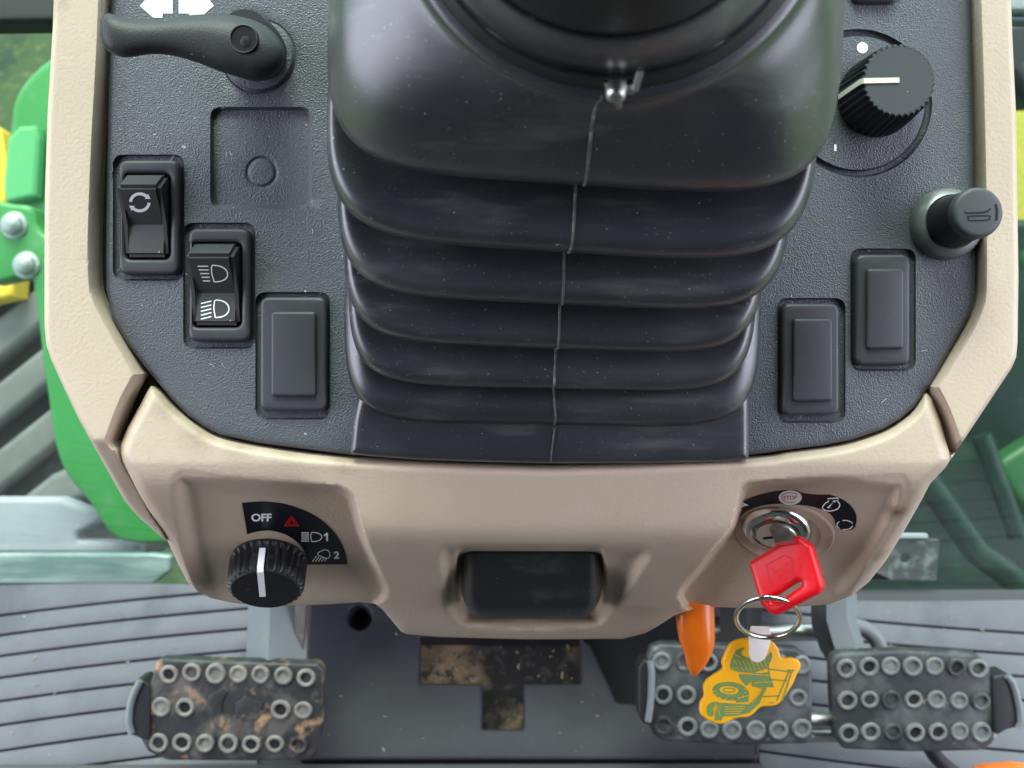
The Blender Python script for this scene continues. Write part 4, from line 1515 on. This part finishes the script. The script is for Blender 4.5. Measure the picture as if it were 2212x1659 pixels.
def pedal(label, outline, studs, arm, bracket, zc, mats, emblem=None, edge=()):
    pm, sm = mats
    xs = [p[0] for p in outline]; ys = [p[1] for p in outline]
    c_ = W(sum(xs) / len(xs), sum(ys) / len(ys), zc)
    t = thing('foot_pedal', c_, label, 'pedal', 'three foot pedals under the console')
    pp = Plane(c_, (0, -0.06, 1))
    mb = MB()
    slab(mb, [outline], pp, 0, -9, 2.4, back=True)
    pd = part('pad', mb, pm, t)
    for (x, y) in studs:
        mb = MB()
        wr = random.uniform(0.55, 1.05)          # wear: how much of the rim is left
        rs_ = random.uniform(0.94, 1.04)
        lathe(mb, pp, pp.uv(x + random.uniform(-1, 1), y + random.uniform(-1, 1), 2), [(r_ * rs_, h_ * wr if h_ > 0 else h_) for r_, h_ in
              [(6.3, -1), (6.0, 1.2), (5.4, 2.4), (4.6, 2.6), (3.9, 2.2), (3.6, 1.0), (3.5, 0.3)]], 28, cap=False, ecc=random.uniform(0.95, 1.05))
        slab(mb, [circle(*pp.uv(x, y, 2), 3.7, 20)], pp, 0.35 if random.random() < 0.75 else -0.02, -1, 0, uv=True, mi=1 if random.random() < 0.25 else 0)
        part('stud', mb, [sm if random.random() < 0.92 else pm, 'void'], pd)
    if emblem:
        mb = MB()
        for e in emblem:
            slab(mb, [e], pp, 1.0, -0.5, 0.7, seg=2)
        part('raised_mark', mb, pm, pd)
    mb = MB()
    slab(mb, [bracket], Plane(c_ + Vector((0, 0, -3)), (0, 0, 1)), 6, -12, 1.2, back=True)
    fl = part('side_flange', mb, 'black', t)
    mb = MB()
    tube(mb, [W(q[0], q[1], c_.z + 4) for q in edge], 2.2, 8)
    part('flange_edge', mb, 'paint_steel', fl)
    for nm, pts, w_, mt in arm:
        mb = MB()
        tube(mb, [W(*q) for q in pts], w_, 4 if nm == 'arm' else 12)
        part(nm, mb, mt, t)
    return t
u_ = lambda x, y: (x * 0.375, 1037 + y * 0.375)
studsL = [u_(*q) for q in [(968, 1125), (1102, 1115), (1238, 1120), (1370, 1120), (1500, 1125), (1628, 1130), (1758, 1145),
                           (922, 1312), (1060, 1312), (1612, 1328), (1745, 1330), (908, 1518), (1042, 1520), (1180, 1522), (1310, 1525), (1447, 1527), (1583, 1527), (1720, 1530)]]
outL = fillet([(337, 1430), (352, 1424), (520, 1430), (685, 1434), (699, 1448), (698, 1560), (684, 1630), (668, 1644), (520, 1645), (360, 1644), (318, 1625), (300, 1592), (312, 1560), (318, 1490), (330, 1455)],
              [10, 12, 0, 14, 12, 10, 12, 14, 0, 20, 16, 12, 10, 10, 12], 5)
brL = fillet([(292, 1470), (306, 1466), (322, 1480), (322, 1600), (304, 1596), (278, 1585), (274, 1560), (280, 1500)], 6, 4)
e1 = catmull([(470, 1492), (484, 1484), (494, 1490), (488, 1502), (480, 1518), (480, 1540), (486, 1558), (478, 1574), (466, 1570), (454, 1548), (446, 1522), (452, 1502)], 3)
e2 = fillet([(508, 1520), (530, 1504), (546, 1512), (566, 1518), (566, 1540), (550, 1558), (524, 1556), (508, 1540)], 4, 3)
pL = pedal('single muddy foot pedal on the left with worn raised marks', outL, studsL,
      [('arm', [(600, 1250, -345), (600, 1330, -335), (596, 1440, -320)], 20, 'paint_steel')], brL, -300, ('pad', 'stud'), [e1, e2],
      [(303, 1470), (288, 1500), (280, 1530), (278, 1562), (284, 1584)])
mb = MB()
slab(mb, [[(638, 1280), (662, 1280), (654, 1440), (634, 1440)]], P0(-322), 0, -20, 1)
part('arm_plate', mb, 'rust_steel', pL)
v_ = lambda x, y: (1348 + x * 0.452, 1279 + y * 0.452)
s3 = 1000 / 2212 * 0.864
v_ = lambda x, y: (1348 + x * s3, 1279 + y * s3)
outM = fillet([v_(*q) for q in [(130, 380), (150, 310), (210, 290), (600, 300), (960, 315), (1030, 370), (1045, 500), (1045, 790), (1020, 842), (620, 850), (210, 828), (160, 790), (120, 700)]],
              [10, 12, 12, 0, 18, 18, 0, 16, 14, 0, 16, 12, 10], 5)
stM = [v_(*q) for q in [(212, 388), (340, 390), (468, 392), (600, 395), (730, 398), (860, 400), (985, 405), (215, 572), (345, 575), (965, 588),
                        (220, 745), (352, 750), (476, 762), (600, 768), (735, 770), (860, 768), (985, 760)]]
brM = fillet([v_(*q) for q in [(80, 420), (110, 375), (155, 380), (155, 740), (110, 730), (82, 690)]], 7, 4)
pM = pedal('middle foot pedal partly hidden by the key tag', outM, stM,
      [('arm', [(1600, 1300, -345), (1600, 1410, -325)], 14, 'black')], brM, -300, ('pad2', 'stud2'), None,
      [(1404, 1428), (1408, 1450), (1407, 1500), (1404, 1530), (1400, 1558)])
outR = fillet([v_(*q) for q in [(1145, 400), (1160, 355), (1200, 340), (1560, 325), (1960, 345), (2030, 420), (2045, 560), (2055, 830), (1990, 880), (1600, 888), (1215, 872), (1170, 815), (1150, 600)]],
              [10, 12, 14, 0, 20, 18, 0, 20, 16, 0, 18, 12, 0], 5)
stR = [v_(*q) for q in [(1232, 425), (1357, 418), (1478, 412), (1600, 412), (1722, 415), (1845, 420), (1965, 428),
                        (1238, 605), (1362, 600), (1485, 600), (1607, 600), (1732, 600), (1857, 605), (1978, 605),
                        (1245, 785), (1370, 780), (1493, 778), (1615, 778), (1742, 778), (1863, 778), (1982, 780)]]
brR = fillet([v_(*q) for q in [(2040, 470), (2130, 450), (2170, 520), (2205, 700), (2190, 745), (2120, 760), (2055, 800)]], 8, 4)
pR = pedal('right foot pedal with a full grid of ring studs', outR, stR,
      [('arm', [(1785, 1270, -350), (1788, 1350, -345), (1806, 1400, -330), (1835, 1440, -318)], 11, 'black'),
       ('arm', [(1818, 1280, -330), (1818, 1340, -325), (1830, 1380, -318), (1846, 1430, -312)], 10, 'paint_steel')], brR, -300, ('pad2', 'stud2'), None,
      [v_(2118, 462), v_(2150, 500), v_(2170, 560), v_(2190, 650), v_(2196, 720), v_(2180, 752)])

# rods behind the pedals
mb = MB()
tube(mb, [W(1500, 1366, -365), W(1780, 1366, -365)], 6, 14)
tag(part('pedal_shaft', mb, 'steel'), 'horizontal steel shaft just under the fascia behind the pedals', 'shaft')
mb = MB()
tube(mb, [W(1720, 1556, -320), W(1830, 1556, -320)], 5.5, 14)
tube(mb, [W(1720, 1590, -326), W(1830, 1590, -326)], 4, 14)
tag(part('pedal_link', mb, 'steel'), 'short steel link joining the two right hand pedals', 'link rod')
mb = MB()
tube(mb, [W(x, y, z) for x, y, z in catmull([(1840, 1352, -350), (1870, 1360, -350), (1895, 1385, -350), (1908, 1430, -350)], 5, False)], 5.5, 14)
tag(part('return_pipe', mb, 'paint_steel'), 'curved grey pipe above the right foot pedal', 'pipe')
mb = MB()
tube(mb, [W(x, y, z) for x, y, z in catmull([(2000, 1600, -340), (2022, 1635, -350), (2055, 1665, -360), (2100, 1700, -365)], 5, False)], 5, 14)
tag(part('floor_cable', mb, 'black'), 'black cable leaving the lower edge of the right foot pedal', 'cable')
mb = MB()
slab(mb, [fillet([(2128, 1682), (2150, 1674), (2212, 1669), (2260, 1674), (2260, 1720), (2128, 1720)], 6, 3)], P0(-300), 0, -20, 3)
tag(part('orange_grip', mb, 'orange'), 'sliver of an orange grip at the bottom right corner', 'grip')
# near-black sheet painting the shade of the gap beside the tunnel
mb = MB()
slab(mb, [fillet([(1262, 1330), (1560, 1330), (1560, 1400), (1480, 1500), (1380, 1530), (1330, 1528), (1262, 1400)], 8, 3)], Plane(floor_pl.pos(0, 0, 8), floor_pl.n), 0, -12, 2)
tag(part('dark_gap_sheet', mb, 'void'), 'black sheet as the shaded gap between the tunnel cover and the middle pedal', 'dark gap')

# orange lever behind the fascia
mb = MB()
secs = [(1500, 1270, 42, 8.0), (1501, 1320, 42, 8.2), (1503, 1355, 41, 8.2), (1506, 1385, 38, 7.6), (1508, 1410, 31, 6.5), (1505, 1432, 23, 5.0), (1502, 1448, 14, 3.6), (1500, 1457, 7, 2.0), (1499, 1461, 2, 0.6)]
vs, fs = [], []
S2 = catmull(secs, 3, False)
for x, y, hw, ht in S2:
    for i in range(24):
        a = 2 * math.pi * i / 24
        ca, sa = math.cos(a), math.sin(a)
        r_ = (abs(ca) ** 3 + abs(sa) ** 3) ** (-1 / 3)
        vs.append(W(x + hw * ca * r_, y, -95 + ht * sa * r_))
for k in range(len(S2) - 1):
    for i in range(24):
        j = (i + 1) % 24
        fs.append((k * 24 + i, k * 24 + j, (k + 1) * 24 + j, (k + 1) * 24 + i))
fs.append(tuple((len(S2) - 1) * 24 + i for i in range(24)))
fs.append(tuple(range(24)))
mb.add(vs, fs)
tag(part('tilt_lever', mb, 'orange', angle=60), 'glossy orange pointed lever hanging below the ignition', 'lever')

# ================================================================== beyond the floor: windscreen and outside
GY = 131.0
mb = MB()
wbox(mb, (-760, GY, FZ - 20), (760, GY + 4, FZ + 1300))
tag(part('windscreen', mb, 'glass'), 'tinted lower windscreen glass in front of the floor', 'windscreen')
mb = MB()
slab(mb, [fillet([(-500, 1196), (330, 1196), (372, 1200), (366, 1236), (330, 1264), (-500, 1266)], [0, 0, 8, 14, 10, 0], 4)], P0(-452), 0, -8, 3)
tag(part('glass_edge_seal', mb, 'seal'), 'pale teal seal along the bottom of the left window glass', 'window seal')
mb = MB()
slab(mb, [[(-60, -60), (112, -60), (130, 46), (-60, 48)]], P0(-230), 0, -20, 4)
tag(part('window_frame', mb, 'frame'), 'charcoal window frame bar in the top left corner', 'frame')
mb = MB()
slab(mb, [[(2150, -40), (2270, -40), (2270, 26), (2150, 26)]], P0(-230), 0, -20, 4, mi=0)
slab(mb, [[(2150, 33), (2270, 33), (2270, 46), (2150, 44)]], P0(-235), 0, -10, 2, mi=1)
tag(part('window_frame', mb, ['step', 'step']), 'pale window rail in the top right corner', 'frame')

# green bonnet pieces on the left
d_ = -640
br = thing('green_bracket', W(200, 800, d_), 'curved bright green bracket with two bolts seen left of the console', 'bracket')
mb = MB()
slab(mb, [catmull([(-40, 446), (30, 440), (70, 450), (88, 500), (200, 560), (420, 700), (520, 1000), (520, 1170), (400, 1172), (258, 1168), (194, 1088), (141, 1024), (116, 953), (103, 865), (90, 775), (68, 606), (40, 600), (-40, 602)], 3)],
     P0(d_), 0, -25, 5)
part('plate', mb, 'green', br)
for (x, y) in ((31, 487), (58, 573)):
    mb = MB()
    lathe(mb, P0(d_), P0(d_).uv(x, y), [(13, -1), (13, 2), (10, 3), (9.5, 9), (7, 11), (0.5, 12)], 24)
    part('bolt', mb, 'zinc', br)
gh = thing('green_bonnet', W(60, 300, -760), 'green bonnet side panel seen through the left window', 'bonnet')
mb = MB()
slab(mb, [catmull([(16, 270), (24, 215), (50, 170), (100, 125), (160, 110), (260, 200), (260, 520), (100, 520), (20, 500), (6, 400)], 3)], P0(-760), 0, -40, 12)
part('side_panel', mb, 'green', gh)
mb = MB()
slab(mb, [fillet([(14, 300), (40, 272), (78, 270), (84, 300), (78, 425), (10, 440), (6, 400)], 8, 3)], P0(-742), 0, -14, 5)
part('pale_flap', mb, 'palegreen', gh)
mb = MB()
slab(mb, [[(-60, 240), (0, 280), (22, 400), (12, 450), (-60, 470)]], P0(-900), 0, -40, 6)
tag(part('yellow_wheel_rim', mb, 'yellowp'), 'yellow wheel rim edge at the far left', 'wheel rim')
mb = MB()
slab(mb, [[(-60, 600), (30, 600), (28, 640), (-60, 660)]], P0(-900), 0, -40, 6)
tag(part('yellow_guard', mb, 'yellowp'), 'yellow patch of a guard under the green bracket', 'guard')

# tyre with slanting lugs beyond the glass
ty = thing('tractor_tyre', W(60, 900, -1000), 'grey tractor tyre with slanting lugs outside the left window', 'tyre')
zt = -980
mb = MB()
slab(mb, [[(-420, 560), (330, 560), (330, 1200), (-420, 1200)]], P0(zt), 0, -120, 20)
part('casing', mb, 'tyred', ty)
for i, yy in enumerate((700, 840, 985, 1130, 560)):
    mb = MB()
    slab(mb, [fillet([(-400, yy + 300), (110, yy - 105), (340, yy - 200), (340, yy - 130), (130, yy - 35), (-400, yy + 395)], 6, 3)], P0(zt), 40, -2, 8)
    part('lug', mb, 'tyre', ty)
mb = MB()
slab(mb, [fillet([(-400, 1076), (130, 1076), (236, 1118), (166, 1152), (166, 1168), (300, 1172), (300, 1198), (-400, 1198)], 6, 3)], P0(-670), 0, -18, 5)
tag(part('access_step', mb, 'step'), 'pale grey step plate seen beneath the green bracket', 'step')

# outside on the right
mb = MB()
slab(mb, [[(2120, 46), (2290, 46), (2290, 205), (2120, 212)]], P0(-700), 0, -60, 10)
tube(mb, [W(2190, 150, -690), W(2230, 205, -690)], 12, 10)
tag(part('engine_cover', mb, 'black'), 'black engine cover behind the upper right trim', 'cover')
mb = MB()  # upright slab standing in for the yellow grass field
slab(mb, [[(2000, 208), (2400, 205), (2400, 478), (2000, 480)]], P0(-1900), 0, -30, 6)
tag(part('dry_grass_patch', mb, 'straw'), 'yellow grass field glimpsed outside past the right trim', 'dry grass')
gp = thing('green_engine_panel', W(2150, 1000, -760), 'dark green tractor panelling outside the right window', 'body panel')
mb = MB()
slab(mb, [fillet([(1700, 480), (2400, 480), (2400, 1400), (1700, 1400)], 10, 3)], Plane(W(2100, 1000, -800), (-0.1, -0.25, 1)), 0, -30, 6)
part('panel', mb, 'darkgreen', gp)
mb = MB()
slab(mb, [catmull([(2158, 1010), (2200, 970), (2260, 950), (2260, 1080), (2240, 1120), (2200, 1080)], 3)], P0(-740), 0, -30, 8)
part('bright_bracket', mb, 'midgreen', gp)
mb = MB()
slab(mb, [catmull([(2180, 480), (2240, 490), (2240, 600), (2200, 560)], 3)], P0(-740), 0, -30, 8)
part('bright_bracket', mb, 'midgreen', gp)
mb = MB()
tube(mb, [W(1990, 1020, -700), W(2110, 1190, -700), W(2240, 1290, -690)], 14, 10)
tube(mb, [W(2120, 940, -700), W(2200, 1160, -700)], 10, 10)
part('hose', mb, 'darkgreen', gp)
hb = thing('hinge_plate', W(1950, 1200, -445), 'scuffed metal hinge plate with a hole, right of the ignition pod', 'hinge plate')
mb = MB()
slab(mb, [fillet([(1830, 1168), (2052 - 22, 1166), (2024, 1256), (1830, 1254)], [1, 3, 3, 1], 3), circle(1955, 1207, 10, 20)], P0(-446), 0, -6, 1)
part('plate', mb, 'scuffed', hb)
mb = MB()
slab(mb, [[(1830, 1152), (2004, 1154), (2006, 1163), (1830, 1163)]], P0(-446), 2, -4, 0.5)
part('top_strip', mb, 'step', hb)

# loose chaff on the floor, fibres and specks on the console
def scatter(name, region, plane, cnt, ln, rd, m, h=0.2):
    mb = MB()
    poly = np.array(region, float)
    x0, y0 = poly.min(0); x1, y1 = poly.max(0)
    k = 0
    while k < cnt:
        p = (random.uniform(x0, x1), random.uniform(y0, y1))
        if not inside(np.array([p]), region)[0]:
            continue
        k += 1
        c_ = plane.hit(p[0], p[1], h)
        a_ = random.uniform(0, 2 * math.pi)
        l = random.uniform(0.25, 1) ** 2 * ln
        r_ = rd * random.uniform(0.5, 1.3)
        d = plane.x * math.cos(a_) + plane.y * math.sin(a_)
        q = plane.x * -math.sin(a_) + plane.y * math.cos(a_)
        b = q * random.uniform(-0.25, 0.25) * l
        tube(mb, [c_ - d * l / 2, c_ + b, c_ + d * l / 2 + plane.n * r_], r_, 4)
    o = part(name, mb, m)
    o['kind'] = 'stuff'
    return o
mats_up = Plane(floor_pl.pos(0, 0, 0), floor_pl.n)
scatter('chaff', [(0, 1300), (560, 1300), (560, 1640), (0, 1640)], mats_up, 16, 5, 0.35, 'chaffm', 0.6)
scatter('chaff', [(1650, 1320), (2212, 1320), (2212, 1655), (1650, 1655)], mats_up, 14, 5, 0.35, 'chaffm', 0.6)
scatter('chaff', [(700, 1480), (1030, 1480), (1030, 1630), (700, 1630)], tp, 6, 4, 0.3, 'chaffm', 0.6)
scatter('chaff', [(1140, 1480), (1330, 1530), (1640, 1545), (1640, 1625), (1140, 1625)], tp, 6, 4, 0.3, 'chaffm', 0.6)
scatter('chaff', [(910, 1380), (1250, 1380), (1250, 1470), (910, 1470)], Plane(tp.pos(0, 0, -17), tp.n), 22, 5, 0.6, 'chaffm', 0.6)
scatter('lint', [(250, 150), (700, 150), (740, 930), (480, 930), (330, 800), (250, 640)], P0(0.1), 26, 2.6, 0.09, 'lintm', 0.1)
scatter('lint', [(1850, 380), (2090, 300), (2090, 660), (1900, 900), (1660, 940), (1700, 640)], P0(0.1), 22, 2.4, 0.09, 'lintm', 0.1)

# cab roof overhead, out of the picture: added to shade the console's middle
mb = MB()
wbox(mb, (-620, -1150, FZ + 1400), (620, 180, FZ + 1440))
tag(part('unseen_cab_roof', mb, 'lining'), 'unseen grey lined cab roof above the driver, added for shade', 'roof')

mb = MB()  # unseen wall added to keep sky light from behind off the fascia
wbox(mb, (-620, -800, FZ), (620, -760, FZ + 1400))
tag(part('unseen_rear_wall', mb, 'lining'), 'unseen dark rear wall added behind the driver to block light', 'wall')
mb = MB()  # hidden bulkhead added to block front light and floor reflections
wbox(mb, (-190, 117, FZ), (205, 128, -235))
tag(part('hidden_firewall', mb, 'lining'), 'hidden dark bulkhead under the console, added to block front light', 'bulkhead')
for sx_, lab in ((-1, 'unseen left rear side wall added beside the seat to block light'), (1, 'unseen right rear side wall added beside the seat to block light')):  # unseen walls added to cut light from the rear sides
    mb = MB()
    wbox(mb, (min(sx_ * 640, sx_ * 600), -800, FZ), (max(sx_ * 640, sx_ * 600), -400, FZ + 1400))
    tag(part('unseen_side_wall', mb, 'lining'), lab, 'wall', 'unseen cab side walls')
st = thing('unseen_driver_seat', FW(0, -560, FZ), 'unseen black driver seat behind the camera, blocking light from the rear', 'seat')  # unseen seat, backrest set close to block light from behind
mb = MB()
wbox(mb, (-250, -700, FZ), (250, -330, FZ + 430))
part('seat_cushion', mb, 'frame', st)
mb = MB()
wbox(mb, (-270, -700, FZ + 435), (270, -540, FZ + 1200))
part('backrest', mb, 'frame', st)

# ================================================================== turn the working frame into the world
for o in list(SC.objects):
    if o.parent is None and o.type in {'MESH', 'EMPTY'}:
        o.matrix_world = TILT @ Matrix.Translation(o.location)
